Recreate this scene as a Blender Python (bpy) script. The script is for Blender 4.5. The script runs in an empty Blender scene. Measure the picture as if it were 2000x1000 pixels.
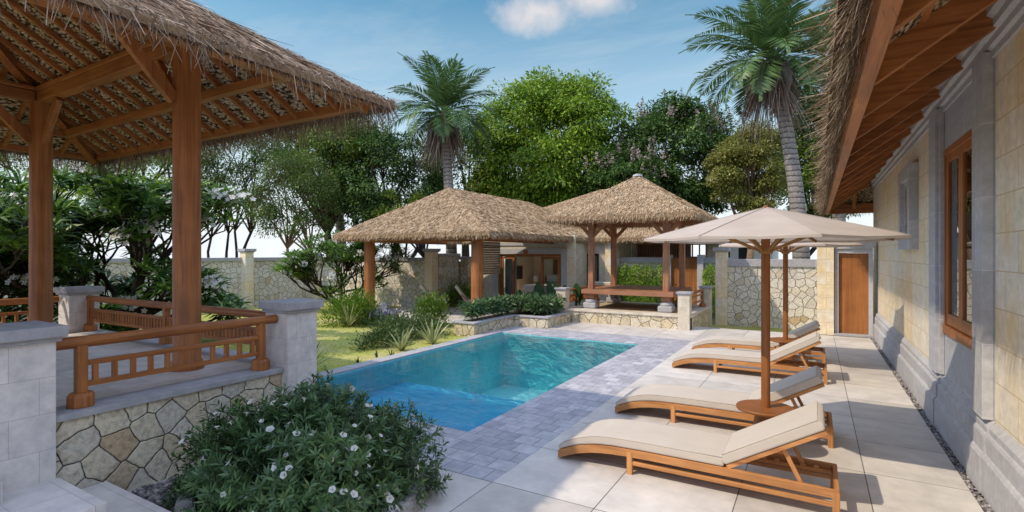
import bpy, bmesh, math, random
import numpy as np
from mathutils import Vector, Matrix

random.seed(7)
rng = np.random.default_rng(7)
R = math.radians
PI = math.pi
sc = bpy.context.scene
col = sc.collection

# ------------------------------------------------------------------ helpers
def tag(o, label=None, cat=None, group=None, kind=None):
    if label: o['label'] = label
    if cat: o['category'] = cat
    if group: o['group'] = group
    if kind: o['kind'] = kind
    return o

def thing(name, label, cat, loc=(0, 0, 0), group=None, rz=0.0):
    o = bpy.data.objects.new(name, None)
    o.empty_display_size = 0.2
    col.objects.link(o)
    o.location = loc
    o.rotation_euler = (0, 0, rz)
    return tag(o, label, cat, group)

def origin_of(p):
    v = Vector((0, 0, 0))
    while p is not None:
        v += Vector(p.location)
        p = p.parent
    return v

def copy_tree(o, parent=None):
    c = o.copy()
    col.objects.link(c)
    c.parent = parent
    for ch in list(o.children):
        copy_tree(ch, c)
    return c

def nrm(v):
    v = np.asarray(v, float)
    return v / np.maximum(np.linalg.norm(v, axis=-1, keepdims=True), 1e-9)

class MB:
    """collects shapes in world coordinates, builds ONE mesh object"""
    def __init__(s):
        s.v = []; s.f = []
    def add(s, verts, faces):
        b = len(s.v)
        s.v.extend([tuple(p) for p in verts])
        s.f.extend([tuple(i + b for i in f) for f in faces])
        return s
    def box(s, x0, x1, y0, y1, z0, z1):
        V = [(x0, y0, z0), (x1, y0, z0), (x1, y1, z0), (x0, y1, z0), (x0, y0, z1), (x1, y0, z1), (x1, y1, z1), (x0, y1, z1)]
        return s.add(V, [(0, 3, 2, 1), (4, 5, 6, 7), (0, 1, 5, 4), (1, 2, 6, 5), (2, 3, 7, 6), (3, 0, 4, 7)])
    def cbox(s, c, sz):
        return s.box(c[0] - sz[0] / 2, c[0] + sz[0] / 2, c[1] - sz[1] / 2, c[1] + sz[1] / 2, c[2] - sz[2] / 2, c[2] + sz[2] / 2)
    def bar(s, a, b, w, h, up=(0, 0, 1)):
        """rectangular bar from a to b, w across, h along up"""
        a = Vector(a); b = Vector(b); d = (b - a).normalized()
        u = Vector(up); sd = d.cross(u)
        if sd.length < 1e-5: sd = d.cross(Vector((1, 0, 0)))
        sd.normalize(); u = sd.cross(d).normalized()
        V = []
        for p in (a, b):
            for i, j in ((-1, -1), (1, -1), (1, 1), (-1, 1)):
                V.append(p + sd * (i * w / 2) + u * (j * h / 2))
        return s.add(V, [(0, 1, 2, 3), (7, 6, 5, 4), (0, 4, 5, 1), (1, 5, 6, 2), (2, 6, 7, 3), (3, 7, 4, 0)])
    def tube(s, pts, rad, n=8, cap=True):
        pts = [Vector(p) for p in pts]
        if not isinstance(rad, (list, tuple)): rad = [rad] * len(pts)
        V = []; F = []
        ref = Vector((0.31, 0.17, 0.93))
        for i, p in enumerate(pts):
            d = (pts[min(i + 1, len(pts) - 1)] - pts[max(i - 1, 0)])
            if d.length < 1e-7: d = Vector((0, 0, 1))
            d.normalize()
            a = d.cross(ref)
            if a.length < 1e-3: a = d.cross(Vector((1, 0, 0)))
            a.normalize(); b = d.cross(a)
            for k in range(n):
                t = 2 * PI * k / n
                V.append(p + (a * math.cos(t) + b * math.sin(t)) * rad[i])
        for i in range(len(pts) - 1):
            for k in range(n):
                F.append((i * n + k, i * n + (k + 1) % n, (i + 1) * n + (k + 1) % n, (i + 1) * n + k))
        if cap:
            F.append(tuple(range(n - 1, -1, -1)))
            F.append(tuple((len(pts) - 1) * n + k for k in range(n)))
        return s.add(V, F)
    def lathe(s, c, prof, n=24):
        """prof: (radius, z) list; around vertical axis at c"""
        V = []; F = []
        for r, z in prof:
            for k in range(n):
                t = 2 * PI * k / n
                V.append((c[0] + r * math.cos(t), c[1] + r * math.sin(t), c[2] + z))
        for i in range(len(prof) - 1):
            for k in range(n):
                F.append((i * n + k, i * n + (k + 1) % n, (i + 1) * n + (k + 1) % n, (i + 1) * n + k))
        F.append(tuple(range(n - 1, -1, -1)))
        F.append(tuple((len(prof) - 1) * n + k for k in range(n)))
        return s.add(V, F)
    def prism_y(s, prof, y0, y1):
        """prof (x,z) closed polygon extruded along y"""
        n = len(prof)
        V = [(x, y0, z) for x, z in prof] + [(x, y1, z) for x, z in prof]
        F = [(i, (i + 1) % n, n + (i + 1) % n, n + i) for i in range(n)]
        F += [tuple(range(n - 1, -1, -1)), tuple(range(n, 2 * n))]
        return s.add(V, F)
    def strip_y(s, top, bot, y0, y1):
        """solid between two (x,z) polylines of equal length, extruded along y"""
        n = len(top)
        V = [(x, y0, z) for x, z in top] + [(x, y0, z) for x, z in bot] + [(x, y1, z) for x, z in top] + [(x, y1, z) for x, z in bot]
        F = []
        for i in range(n - 1):
            F += [(i, n + i, n + i + 1, i + 1), (2 * n + i, 2 * n + i + 1, 3 * n + i + 1, 3 * n + i),
                  (i, i + 1, 2 * n + i + 1, 2 * n + i), (n + i, 3 * n + i, 3 * n + i + 1, n + i + 1)]
        F += [(0, 2 * n, 3 * n, n), (n - 1, 2 * n - 1, 4 * n - 1, 3 * n - 1)]
        return s.add(V, F)
    def build(s, name, mat, parent=None, smooth=False, bevel=0.0, flip=True):
        me = bpy.data.meshes.new(name)
        o0 = origin_of(parent) if parent else Vector((0, 0, 0))
        me.from_pydata([(p[0] - o0.x, p[1] - o0.y, p[2] - o0.z) for p in s.v], [], s.f)
        if flip:
            bm = bmesh.new(); bm.from_mesh(me)
            bmesh.ops.recalc_face_normals(bm, faces=bm.faces)
            bm.to_mesh(me); bm.free()
        me.materials.append(mat)
        if smooth:
            me.polygons.foreach_set('use_smooth', [True] * len(me.polygons))
        me.update()
        o = bpy.data.objects.new(name, me)
        col.objects.link(o)
        o.parent = parent
        if bevel:
            m = o.modifiers.new('bevel', 'BEVEL'); m.width = bevel; m.segments = 2; m.limit_method = 'ANGLE'; m.angle_limit = R(35)
        if smooth == 'auto':
            me.polygons.foreach_set('use_smooth', [True] * len(me.polygons))
            try: me.set_sharp_from_angle(angle=R(40))
            except Exception: pass
        return o

def np_obj(name, V, nf, mat, parent=None, k=4, smooth=False):
    """V: (nf*k,3) verts, each face owning k verts"""
    V = np.asarray(V, np.float32)
    o0 = origin_of(parent) if parent else Vector((0, 0, 0))
    V = V - np.array(o0, np.float32)
    return np_mesh(name, V, np.arange(nf * k, dtype=np.int32).reshape(nf, k), mat, parent, smooth)

def np_mesh(name, V, F, mat, parent=None, smooth=False):
    me = bpy.data.meshes.new(name)
    nf, k = F.shape
    me.vertices.add(len(V)); me.vertices.foreach_set('co', np.asarray(V, np.float32).ravel())
    me.loops.add(nf * k); me.loops.foreach_set('vertex_index', F.astype(np.int32).ravel())
    me.polygons.add(nf)
    me.polygons.foreach_set('loop_start', np.arange(0, nf * k, k, dtype=np.int32))
    me.polygons.foreach_set('loop_total', np.full(nf, k, np.int32))
    if smooth: me.polygons.foreach_set('use_smooth', np.ones(nf, bool))
    me.materials.append(mat)
    me.update(calc_edges=True)
    o = bpy.data.objects.new(name, me)
    col.objects.link(o); o.parent = parent
    return o

def leaf_verts(P, D, N, L, W, droop=0.12, mid=0.45):
    """diamond leaves: one quad each"""
    n = len(P); L = np.broadcast_to(L, (n,))[:, None]; W = np.broadcast_to(W, (n,))[:, None]
    D = nrm(D); S = nrm(np.cross(D, N)); Nn = np.cross(S, D)
    a = P; m = P + D * L * mid
    b = m + S * W * .5; c = P + D * L - Nn * L * droop; d = m - S * W * .5
    return np.stack([a, b, c, d], 1).reshape(-1, 3)

def long_leaf(P, D, N, L, W, droop=0.2, fold=0.12):
    """longer leaves: two quads side by side with a fold and a droop (6 verts -> 2 faces of 4)"""
    n = len(P); L = np.broadcast_to(L, (n,))[:, None]; W = np.broadcast_to(W, (n,))[:, None]
    D = nrm(D); S = nrm(np.cross(D, N)); Nn = np.cross(S, D)
    a = P; m = P + D * L * .55 + Nn * L * .02; t = P + D * L - Nn * L * droop
    r = P + D * L * .5 + S * W * .5 + Nn * W * fold; l = P + D * L * .5 - S * W * .5 + Nn * W * fold
    V = np.stack([a, r, t, l, m], 1)  # 5 verts
    return V

def long_leaf_obj(name, V, mat, parent):
    n = len(V); o0 = np.array(origin_of(parent) if parent else (0, 0, 0))
    base = (np.arange(n) * 5)[:, None]
    F = np.concatenate([base + np.array([[0, 1, 2, 4]]), base + np.array([[0, 4, 2, 3]])], 0)
    return np_mesh(name, V.reshape(-1, 3) - o0, F, mat, parent)

def blade_verts(P, D, N, L, W, droop=0.0, taper=0.35):
    n = len(P); L = np.broadcast_to(L, (n,))[:, None]; W = np.broadcast_to(W, (n,))[:, None]
    D = nrm(D); S = nrm(np.cross(D, N)); Nn = np.cross(S, D)
    e = P + D * L - Nn * L * droop
    return np.stack([P - S * W * .5, P + S * W * .5, e + S * W * .5 * taper, e - S * W * .5 * taper], 1).reshape(-1, 3)

def rand_dirs(n, zbias=0.0):
    d = rng.normal(size=(n, 3)); d[:, 2] += zbias
    return nrm(d)

# ------------------------------------------------------------------ materials
class Mat:
    def __init__(s, name, rough=0.6, spec=0.4):
        s.m = bpy.data.materials.new(name); s.m.use_nodes = True
        s.nt = s.m.node_tree; s.nt.nodes.clear()
        s.out = s.nt.nodes.new('ShaderNodeOutputMaterial')
        s.b = s.nt.nodes.new('ShaderNodeBsdfPrincipled')
        s.b.inputs['Roughness'].default_value = rough
        s.b.inputs['Specular IOR Level'].default_value = spec
        s.lk(s.b.outputs[0], s.out.inputs[0])
    def lk(s, a, b): s.nt.links.new(a, b)
    def n(s, t, **kw):
        nd = s.nt.nodes.new(t)
        for k, v in kw.items(): setattr(nd, k, v)
        return nd
    def setin(s, nd, **kw):
        for k, v in kw.items():
            i = nd.inputs[k.replace('_', ' ')]
            if hasattr(v, 'is_output') or isinstance(v, bpy.types.NodeSocket): s.lk(v, i)
            else: i.default_value = v
        return nd
    def math(s, op, a, b=None, c=None):
        nd = s.n('ShaderNodeMath', operation=op)
        for i, v in enumerate((a, b, c)):
            if v is None: continue
            if isinstance(v, bpy.types.NodeSocket): s.lk(v, nd.inputs[i])
            else: nd.inputs[i].default_value = v
        return nd.outputs[0]
    def mix(s, f, a, b, blend='MIX'):
        nd = s.n('ShaderNodeMix', data_type='RGBA', blend_type=blend)
        for i, v in ((0, f), (6, a), (7, b)):
            if isinstance(v, bpy.types.NodeSocket): s.lk(v, nd.inputs[i])
            elif i == 0: nd.inputs[0].default_value = v
            else: nd.inputs[i].default_value = (*v, 1) if len(v) == 3 else v
        return nd.outputs[2]
    def ramp(s, f, stops, interp='LINEAR'):
        nd = s.n('ShaderNodeValToRGB'); nd.color_ramp.interpolation = interp
        e = nd.color_ramp.elements
        while len(e) < len(stops): e.new(0.5)
        for i, (p, c) in enumerate(stops):
            e[i].position = p; e[i].color = (*c, 1) if len(c) == 3 else c
        s.lk(f, nd.inputs[0]); return nd.outputs[0]
    def pos(s): return s.n('ShaderNodeNewGeometry').outputs['Position']
    def obj(s): return s.n('ShaderNodeTexCoord').outputs['Object']
    def island(s): return s.n('ShaderNodeNewGeometry').outputs['Random Per Island']
    def scale(s, vec, sx, sy, sz, loc=(0, 0, 0)):
        nd = s.n('ShaderNodeMapping'); nd.inputs['Scale'].default_value = (sx, sy, sz); nd.inputs['Location'].default_value = loc
        s.lk(vec, nd.inputs[0]); return nd.outputs[0]
    def noise(s, vec, scale, detail=4, rough=0.55, dist=0.0):
        nd = s.n('ShaderNodeTexNoise'); s.setin(nd, Vector=vec, Scale=scale, Detail=detail, Roughness=rough, Distortion=dist)
        return nd.outputs[0]
    def wallvec(s, k=(1, 1)):
        sp = s.n('ShaderNodeSeparateXYZ'); s.lk(s.pos(), sp.inputs[0])
        cb = s.n('ShaderNodeCombineXYZ')
        s.lk(s.math('MULTIPLY', s.math('ADD', sp.outputs[0], sp.outputs[1]), k[0]), cb.inputs[0])
        s.lk(s.math('MULTIPLY', sp.outputs[2], k[1]), cb.inputs[1])
        return cb.outputs[0]
    def bump(s, h, strength=0.3, dist=0.02):
        nd = s.n('ShaderNodeBump'); nd.inputs['Strength'].default_value = strength; nd.inputs['Distance'].default_value = dist
        s.lk(h, nd.inputs['Height']); s.lk(nd.outputs[0], s.b.inputs['Normal'])
    def base(s, c):
        if isinstance(c, bpy.types.NodeSocket): s.lk(c, s.b.inputs['Base Color'])
        else: s.b.inputs['Base Color'].default_value = (*c, 1)
        return s

def m_flagstone(name, scale, ramp, joint=(0.03, 0.027, 0.025), jw=0.035, tint=None, dirt=0.35):
    m = Mat(name, 0.85, 0.2)
    wv = m.wallvec()
    ns = m.n('ShaderNodeTexNoise'); m.setin(ns, Vector=wv, Scale=scale * 1.3, Detail=5)
    vm = m.n('ShaderNodeVectorMath', operation='MULTIPLY_ADD'); m.lk(ns.outputs[1], vm.inputs[0]); vm.inputs[1].default_value = (0.1 / scale * 3.0,) * 3; m.lk(wv, vm.inputs[2])
    v1 = m.n('ShaderNodeTexVoronoi', voronoi_dimensions='2D', feature='F1'); m.setin(v1, Vector=vm.outputs[0], Scale=scale, Randomness=0.95)
    v2 = m.n('ShaderNodeTexVoronoi', voronoi_dimensions='2D', feature='DISTANCE_TO_EDGE'); m.setin(v2, Vector=vm.outputs[0], Scale=scale, Randomness=0.95)
    sp = m.n('ShaderNodeSeparateColor'); m.lk(v1.outputs['Color'], sp.inputs[0])
    cell = m.ramp(sp.outputs[0], ramp)
    n1 = m.noise(m.pos(), scale * 3.2, 6, 0.65)
    n2 = m.noise(m.pos(), scale * 5, 9, 0.72)
    c = m.mix(m.ramp(n1, [(0.5, (0, 0, 0)), (0.78, (0.7,) * 3)]), cell, (0.42, 0.30, 0.17), 'MIX')
    c = m.mix(0.85, c, m.ramp(n2, [(0.3, (0.45, 0.46, 0.5)), (0.5, (1.0, 1.0, 1.0)), (0.75, (1.3, 1.27, 1.2))]), 'MULTIPLY')
    j = m.math('SMOOTHSTEP' if False else 'LESS_THAN', v2.outputs['Distance'], jw)
    c = m.mix(j, c, joint)
    m.base(c)
    e = m.math('MINIMUM', m.math('MULTIPLY', v2.outputs['Distance'], 7.0), 0.35)
    h = m.math('ADD', e, m.math('MULTIPLY', n2, 0.55))
    m.bump(h, 0.9, 0.04)
    return m.m

def m_tiles(name, w, h, c1, c2, mortar, msize=0.003, off=0.5, floor=False, rough=0.7, vary=0.5, streak=None, shift=(0, 0), bump=0.15, spec=0.3, nscale=6.0):
    m = Mat(name, rough, spec)
    v = m.pos() if floor else m.wallvec()
    v = m.scale(v, 1, 1, 1, (shift[0], shift[1], 0))
    br = m.n('ShaderNodeTexBrick', offset=off); br.inputs['Scale'].default_value = 1.0
    m.setin(br, Vector=v, Color1=(*c1, 1), Color2=(*c2, 1), Mortar=(*mortar, 1))
    br.inputs['Mortar Size'].default_value = msize; br.inputs['Mortar Smooth'].default_value = 0.1
    br.inputs['Brick Width'].default_value = w; br.inputs['Row Height'].default_value = h
    n1 = m.noise(m.pos(), nscale, 6, 0.65)
    c = m.mix(vary, br.outputs['Color'], m.ramp(n1, [(0.3, (0.62, 0.62, 0.64)), (0.7, (1.22, 1.2, 1.18))]), 'MULTIPLY')
    if floor:
        n5 = m.noise(m.pos(), 0.85, 7, 0.68, 0.8)
        c = m.mix(0.6, c, m.ramp(n5, [(0.32, (0.80, 0.79, 0.78)), (0.5, (1.0, 1.0, 1.0)), (0.72, (1.08, 1.07, 1.05))]), 'MULTIPLY')
    if streak:
        n2 = m.noise(m.scale(m.pos(), *streak[0]), 1.0, 4, 0.6)
        n3 = m.noise(m.pos(), 1.7, 3)
        f = m.math('MULTIPLY', m.ramp(n2, [(0.42, (0, 0, 0)), (0.68, (1, 1, 1))]), m.ramp(n3, [(0.38, (0.1,) * 3), (0.62, (1, 1, 1))]))
        c = m.mix(f, c, m.mix(0.75, c, streak[1]))
        # keep the joints
    c = m.mix(m.math('MULTIPLY', br.outputs['Fac'], 0.85), c, mortar)
    m.base(c)
    hh = m.math('SUBTRACT', m.math('MULTIPLY', n1, 0.5), m.math('MULTIPLY', br.outputs['Fac'], 1.0))
    m.bump(hh, bump, 0.02)
    return m.m

def m_plain(name, c1, c2, scale=5.0, rough=0.8, bump=0.1, spec=0.3, detail=6):
    m = Mat(name, rough, spec)
    n1 = m.noise(m.pos(), scale, detail, 0.65)
    m.base(m.ramp(n1, [(0.3, c1), (0.7, c2)]))
    if bump: m.bump(m.noise(m.pos(), scale * 5, 5), bump, 0.01)
    return m.m

def m_wood(name, c1, c2, axis='z', rough=0.45, sc=1.0, spec=0.4):
    m = Mat(name, rough, spec)
    k = {'x': (1.2, 22, 22), 'y': (22, 1.2, 22), 'z': (22, 22, 1.2)}[axis]
    o = m.obj()
    n1 = m.noise(m.scale(o, *[q * sc for q in k]), 1.0, 5, 0.6, 0.6)
    n2 = m.noise(o, 2.2, 3)
    c = m.ramp(n1, [(0.28, c1), (0.72, c2)])
    c = m.mix(0.6, c, m.ramp(n2, [(0.3, (0.66, 0.66, 0.66)), (0.7, (1.2, 1.2, 1.2))]), 'MULTIPLY')
    n3 = m.noise(m.scale(o, *[q * sc * (2.6 if q > 5 else 0.8) for q in k]), 1.0, 6, 0.7, 1.2)
    c = m.mix(0.8, c, m.ramp(n3, [(0.30, (0.52, 0.48, 0.45)), (0.44, (1, 1, 1)), (0.7, (1.12, 1.1, 1.06))]), 'MULTIPLY')
    m.base(c)
    m.lk(m.math('ADD', m.math('MULTIPLY', n1, 0.3), rough - 0.08), m.b.inputs['Roughness'])
    m.bump(n1, 0.08, 0.01)
    return m.m

def m_leaf(name, stops, transl=0.3, rough=0.45, spec=0.35):
    m = Mat(name, rough, spec)
    c = m.ramp(m.island(), stops)
    n1 = m.noise(m.pos(), 1.3, 3)
    c = m.mix(0.55, c, m.ramp(n1, [(0.3, (0.62, 0.68, 0.62)), (0.7, (1.3, 1.22, 1.05))]), 'MULTIPLY')
    m.base(c)
    if transl:
        t = m.n('ShaderNodeBsdfTranslucent'); m.lk(c, t.inputs[0])
        mx = m.n('ShaderNodeMixShader'); mx.inputs[0].default_value = transl
        m.lk(m.b.outputs[0], mx.inputs[1]); m.lk(t.outputs[0], mx.inputs[2]); m.lk(mx.outputs[0], m.out.inputs[0])
    return m.m

def m_thatch_blade(name, stops, rough=0.8):
    m = Mat(name, rough, 0.15)
    c = m.ramp(m.island(), stops)
    n1 = m.noise(m.pos(), 3.0, 4)
    m.base(m.mix(0.5, c, m.ramp(n1, [(0.3, (0.6, 0.6, 0.6)), (0.7, (1.25, 1.22, 1.15))]), 'MULTIPLY'))
    return m.m

def m_glass(name, tint=(0.8, 0.85, 0.85), refl=1.0):
    m = Mat(name, 0.02, 0.5)
    tr = m.n('ShaderNodeBsdfTransparent'); tr.inputs[0].default_value = (*tint, 1)
    gl = m.n('ShaderNodeBsdfGlossy'); gl.inputs['Roughness'].default_value = 0.01
    fr = m.n('ShaderNodeFresnel'); fr.inputs[0].default_value = 1.5
    mx = m.n('ShaderNodeMixShader'); m.lk(m.math('MULTIPLY', fr.outputs[0], refl), mx.inputs[0])
    m.lk(tr.outputs[0], mx.inputs[1]); m.lk(gl.outputs[0], mx.inputs[2]); m.lk(mx.outputs[0], m.out.inputs[0])
    return m.m

WOODD = ((0.23, 0.075, 0.02), (0.50, 0.195, 0.06))
M = {}
for ax in 'xyz':
    M['roofwood_' + ax] = m_wood('roof timber ' + ax, *WOODD, axis=ax, rough=0.42)
    M['teak_' + ax] = m_wood('teak ' + ax, (0.33, 0.125, 0.034), (0.66, 0.33, 0.125), axis=ax, rough=0.5)
    M['merbau_' + ax] = m_wood('dark timber ' + ax, (0.26, 0.115, 0.06), (0.46, 0.225, 0.125), axis=ax, rough=0.45)
M['pole'] = m_wood('umbrella pole timber', (0.22, 0.075, 0.016), (0.34, 0.125, 0.03), 'z', 0.4)
M['rib'] = m_wood('umbrella rib timber', (0.24, 0.115, 0.03), (0.36, 0.19, 0.06), 'x', 0.5)
M['doorwood'] = m_wood('door timber', (0.27, 0.095, 0.024), (0.42, 0.17, 0.05), 'z', 0.5, 0.5)
M['stone_near'] = m_flagstone('crazy paved stone near', 4.6, [(0.0, (0.72, 0.63, 0.46)), (0.3, (0.76, 0.70, 0.56)), (0.55, (0.62, 0.58, 0.48)), (0.75, (0.78, 0.69, 0.50)), (0.9, (0.60, 0.45, 0.28)), (1.0, (0.74, 0.68, 0.54))], joint=(0.05, 0.045, 0.042), jw=0.017)
M['stone_far'] = m_flagstone('crazy paved stone cream', 3.8, [(0.0, (0.66, 0.58, 0.42)), (0.4, (0.72, 0.66, 0.52)), (0.7, (0.58, 0.50, 0.36)), (1.0, (0.68, 0.58, 0.38))], joint=(0.20, 0.165, 0.12), jw=0.03)
M['stone_wall'] = m_flagstone('crazy paved stone garden wall', 4.6, [(0.0, (0.72, 0.69, 0.62)), (0.4, (0.78, 0.75, 0.68)), (0.7, (0.64, 0.60, 0.52)), (0.88, (0.76, 0.71, 0.58)), (0.95, (0.54, 0.42, 0.27)), (1.0, (0.72, 0.68, 0.59))], joint=(0.20, 0.175, 0.15), jw=0.03)
M['pier'] = m_tiles('white pier stone', 0.34, 0.27, (0.70, 0.665, 0.635), (0.80, 0.765, 0.735), (0.48, 0.45, 0.42), 0.002, vary=0.6, bump=0.22, nscale=9)
M['pier_far'] = m_tiles('cream pier stone', 0.25, 0.2, (0.60, 0.54, 0.43), (0.70, 0.64, 0.54), (0.42, 0.38, 0.30), 0.002, vary=0.5, nscale=6)
M['slate_cap'] = m_plain('grey cap stone', (0.33, 0.33, 0.35), (0.47, 0.465, 0.48), 9, 0.75, 0.15)
M['grey_stone'] = m_tiles('grey andesite', 0.9, 0.62, (0.43, 0.435, 0.455), (0.53, 0.535, 0.55), (0.66, 0.66, 0.66), 0.0025, vary=0.5, streak=((1.2, 1.2, 7), (0.37, 0.375, 0.39)), nscale=14, bump=0.12)
M['grey_smooth'] = m_plain('grey molded stone', (0.43, 0.435, 0.455), (0.54, 0.545, 0.555), 12, 0.75, 0.15)
M['sandstone'] = m_tiles('yellow sandstone tiles', 0.62, 0.31, (0.83, 0.71, 0.48), (0.80, 0.77, 0.69), (0.60, 0.47, 0.28), 0.005, vary=0.55, streak=((3.2, 3.2, 0.8), (0.76, 0.52, 0.22)), nscale=11, bump=0.3)
M['deck'] = m_tiles('pool deck tile', 0.945, 0.945, (0.56, 0.53, 0.49), (0.68, 0.655, 0.615), (0.13, 0.12, 0.11), 0.0045, off=0.0, floor=True, shift=(-0.39 + 9.45, -3.84 + 9.45), vary=0.5, rough=0.55, bump=0.08, nscale=3.2, spec=0.35)
M['coping'] = m_tiles('slate coping tile', 0.235, 0.235, (0.36, 0.365, 0.41), (0.53, 0.53, 0.57), (0.22, 0.22, 0.25), 0.005, off=0.5, floor=True, shift=(2.44 + 4.7, -3.84 + 4.7), vary=0.75, rough=0.6, bump=0.35, nscale=7)
M['floor_near'] = m_tiles('platform floor tile', 0.62, 0.32, (0.68, 0.645, 0.61), (0.79, 0.755, 0.725), (0.42, 0.39, 0.37), 0.002, off=0.37, floor=True, vary=0.5, rough=0.5, nscale=5, bump=0.1)
M['floor_far'] = m_tiles('tan floor tile', 0.4, 0.4, (0.42, 0.33, 0.2), (0.5, 0.4, 0.26), (0.3, 0.24, 0.16), 0.003, off=0.0, floor=True, vary=0.4)
M['cushion'] = None
def m_fabric(name, c1, c2):
    m = Mat(name, 0.9, 0.15)
    o = m.obj()
    w = m.noise(m.scale(o, 160, 160, 160), 1.0, 2)
    n = m.noise(o, 5.0, 3)
    c = m.mix(m.math('MULTIPLY', w, 0.6), c1, c2)
    c = m.mix(0.25, c, m.ramp(n, [(0.3, (0.8,) * 3), (0.7, (1.12,) * 3)]), 'MULTIPLY')
    m.base(c); m.bump(m.math('ADD', m.math('MULTIPLY', w, 0.25), n), 0.18, 0.02)
    m.b.inputs['Sheen Weight'].default_value = 0.2
    return m.m
M['cushion'] = m_fabric('taupe cushion', (0.54, 0.48, 0.41), (0.68, 0.61, 0.53))
M['piping'] = m_fabric('cushion piping', (0.46, 0.41, 0.35), (0.56, 0.50, 0.43))
M['canvas'] = m_fabric('taupe canvas', (0.47, 0.40, 0.35), (0.54, 0.47, 0.41))
def m_canvas_thin():
    m = Mat('umbrella canvas', 0.9, 0.15)
    n = m.noise(m.obj(), 3.0, 3)
    c = m.ramp(n, [(0.3, (0.56, 0.49, 0.43)), (0.7, (0.65, 0.57, 0.50))])
    m.base(c)
    t = m.n('ShaderNodeBsdfTranslucent'); m.lk(c, t.inputs[0])
    mx = m.n('ShaderNodeMixShader'); mx.inputs[0].default_value = 0.28
    m.lk(m.b.outputs[0], mx.inputs[1]); m.lk(t.outputs[0], mx.inputs[2]); m.lk(mx.outputs[0], m.out.inputs[0])
    return m.m
M['canopy'] = m_canvas_thin()
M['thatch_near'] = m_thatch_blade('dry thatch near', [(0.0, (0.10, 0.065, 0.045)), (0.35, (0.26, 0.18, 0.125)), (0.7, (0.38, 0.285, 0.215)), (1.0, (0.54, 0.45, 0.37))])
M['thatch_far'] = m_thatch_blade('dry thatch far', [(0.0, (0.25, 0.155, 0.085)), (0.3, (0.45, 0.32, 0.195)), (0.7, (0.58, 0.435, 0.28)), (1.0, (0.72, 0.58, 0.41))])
M['thatch_base'] = m_plain('thatch mass', (0.20, 0.13, 0.075), (0.38, 0.27, 0.17), 14, 0.95, 0.5, 0.1)
M['fringe_brown'] = m_thatch_blade('thatch fringe brown', [(0.0, (0.07, 0.045, 0.028)), (0.4, (0.19, 0.13, 0.08)), (0.75, (0.32, 0.235, 0.155)), (1.0, (0.48, 0.38, 0.27))])  # darker brown straw of the villa roof
def m_under():
    m = Mat('woven underside of thatch', 0.9, 0.15)
    o = m.pos()
    v = m.n('ShaderNodeTexVoronoi', feature='F1'); m.setin(v, Vector=m.scale(o, 16, 16, 50), Scale=1.0)
    n = m.noise(o, 30, 4)
    f = m.math('ADD', v.outputs['Distance'], m.math('MULTIPLY', m.math('SUBTRACT', n, 0.5), 0.5))
    sp = m.n('ShaderNodeSeparateColor'); m.lk(v.outputs['Color'], sp.inputs[0])
    cell = m.ramp(sp.outputs[0], [(0.0, (0.44, 0.30, 0.17)), (0.5, (0.60, 0.45, 0.28)), (1.0, (0.74, 0.60, 0.41))])
    m.base(m.mix(m.ramp(f, [(0.44, (0, 0, 0)), (0.70, (1, 1, 1))]), cell, (0.06, 0.037, 0.02)))
    m.bump(m.math('MULTIPLY', f, -1.0), 0.9, 0.05)
    return m.m
M['under'] = m_under()
M['soil'] = m_plain('soil', (0.06, 0.045, 0.03), (0.14, 0.1, 0.07), 12, 0.95, 0.4)
M['white'] = m_plain('white plaster', (0.72, 0.71, 0.68), (0.8, 0.79, 0.76), 4, 0.8, 0.02)
M['beige'] = m_plain('beige plaster', (0.80, 0.70, 0.56), (0.84, 0.74, 0.60), 2, 0.8, 0.02)
M['linen'] = m_fabric('white linen', (0.62, 0.6, 0.57), (0.72, 0.7, 0.67))
M['dark'] = m_plain('dark window frame', (0.02, 0.021, 0.024), (0.04, 0.042, 0.046), 8, 0.4, 0.0)
M['glass'] = m_glass('window glass', (0.82, 0.85, 0.85))
M['glassdark'] = m_glass('dark window glass', (0.75, 0.8, 0.8), 1.6)
M['petal'] = m_leaf('white petals', [(0.0, (0.70, 0.69, 0.72)), (1.0, (0.82, 0.81, 0.82))], 0.25)
M['bark'] = m_plain('brown bark', (0.06, 0.042, 0.03), (0.16, 0.115, 0.085), 14, 0.95, 0.6)
M['bark_dark'] = m_plain('dark bark', (0.025, 0.018, 0.015), (0.075, 0.055, 0.045), 16, 0.95, 0.6)
M['bark_pale'] = m_plain('tan bark', (0.15, 0.10, 0.065), (0.30, 0.215, 0.145), 12, 0.95, 0.5)
def m_palm():
    m = Mat('ringed palm trunk', 0.9, 0.2)
    sp = m.n('ShaderNodeSeparateXYZ'); m.lk(m.pos(), sp.inputs[0])
    n = m.noise(m.pos(), 6, 5)
    z = m.math('ADD', m.math('MULTIPLY', sp.outputs[2], 5.2), m.math('MULTIPLY', n, 0.7))
    f = m.math('FRACT', z)
    c = m.ramp(f, [(0.0, (0.06, 0.05, 0.045)), (0.14, (0.13, 0.115, 0.10)), (0.3, (0.30, 0.275, 0.25)), (1.0, (0.38, 0.35, 0.32))])
    m.base(m.mix(0.7, c, m.ramp(m.noise(m.pos(), 18, 5), [(0.3, (0.5,) * 3), (0.7, (1.25,) * 3)]), 'MULTIPLY'))
    m.bump(f, 0.5, 0.03)
    return m.m
M['palmtrunk'] = m_palm()
G_ = lambda *a: list(a)
M['leaf_bright'] = m_leaf('bright tree leaves', [(0.0, (0.081, 0.164, 0.018)), (0.5, (0.197, 0.347, 0.032)), (1.0, (0.393, 0.520, 0.051))], 0.32)
M['leaf_mid'] = m_leaf('mid green leaves', [(0.0, (0.061, 0.125, 0.023)), (0.5, (0.138, 0.239, 0.039)), (1.0, (0.302, 0.359, 0.058))], 0.3)
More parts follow.
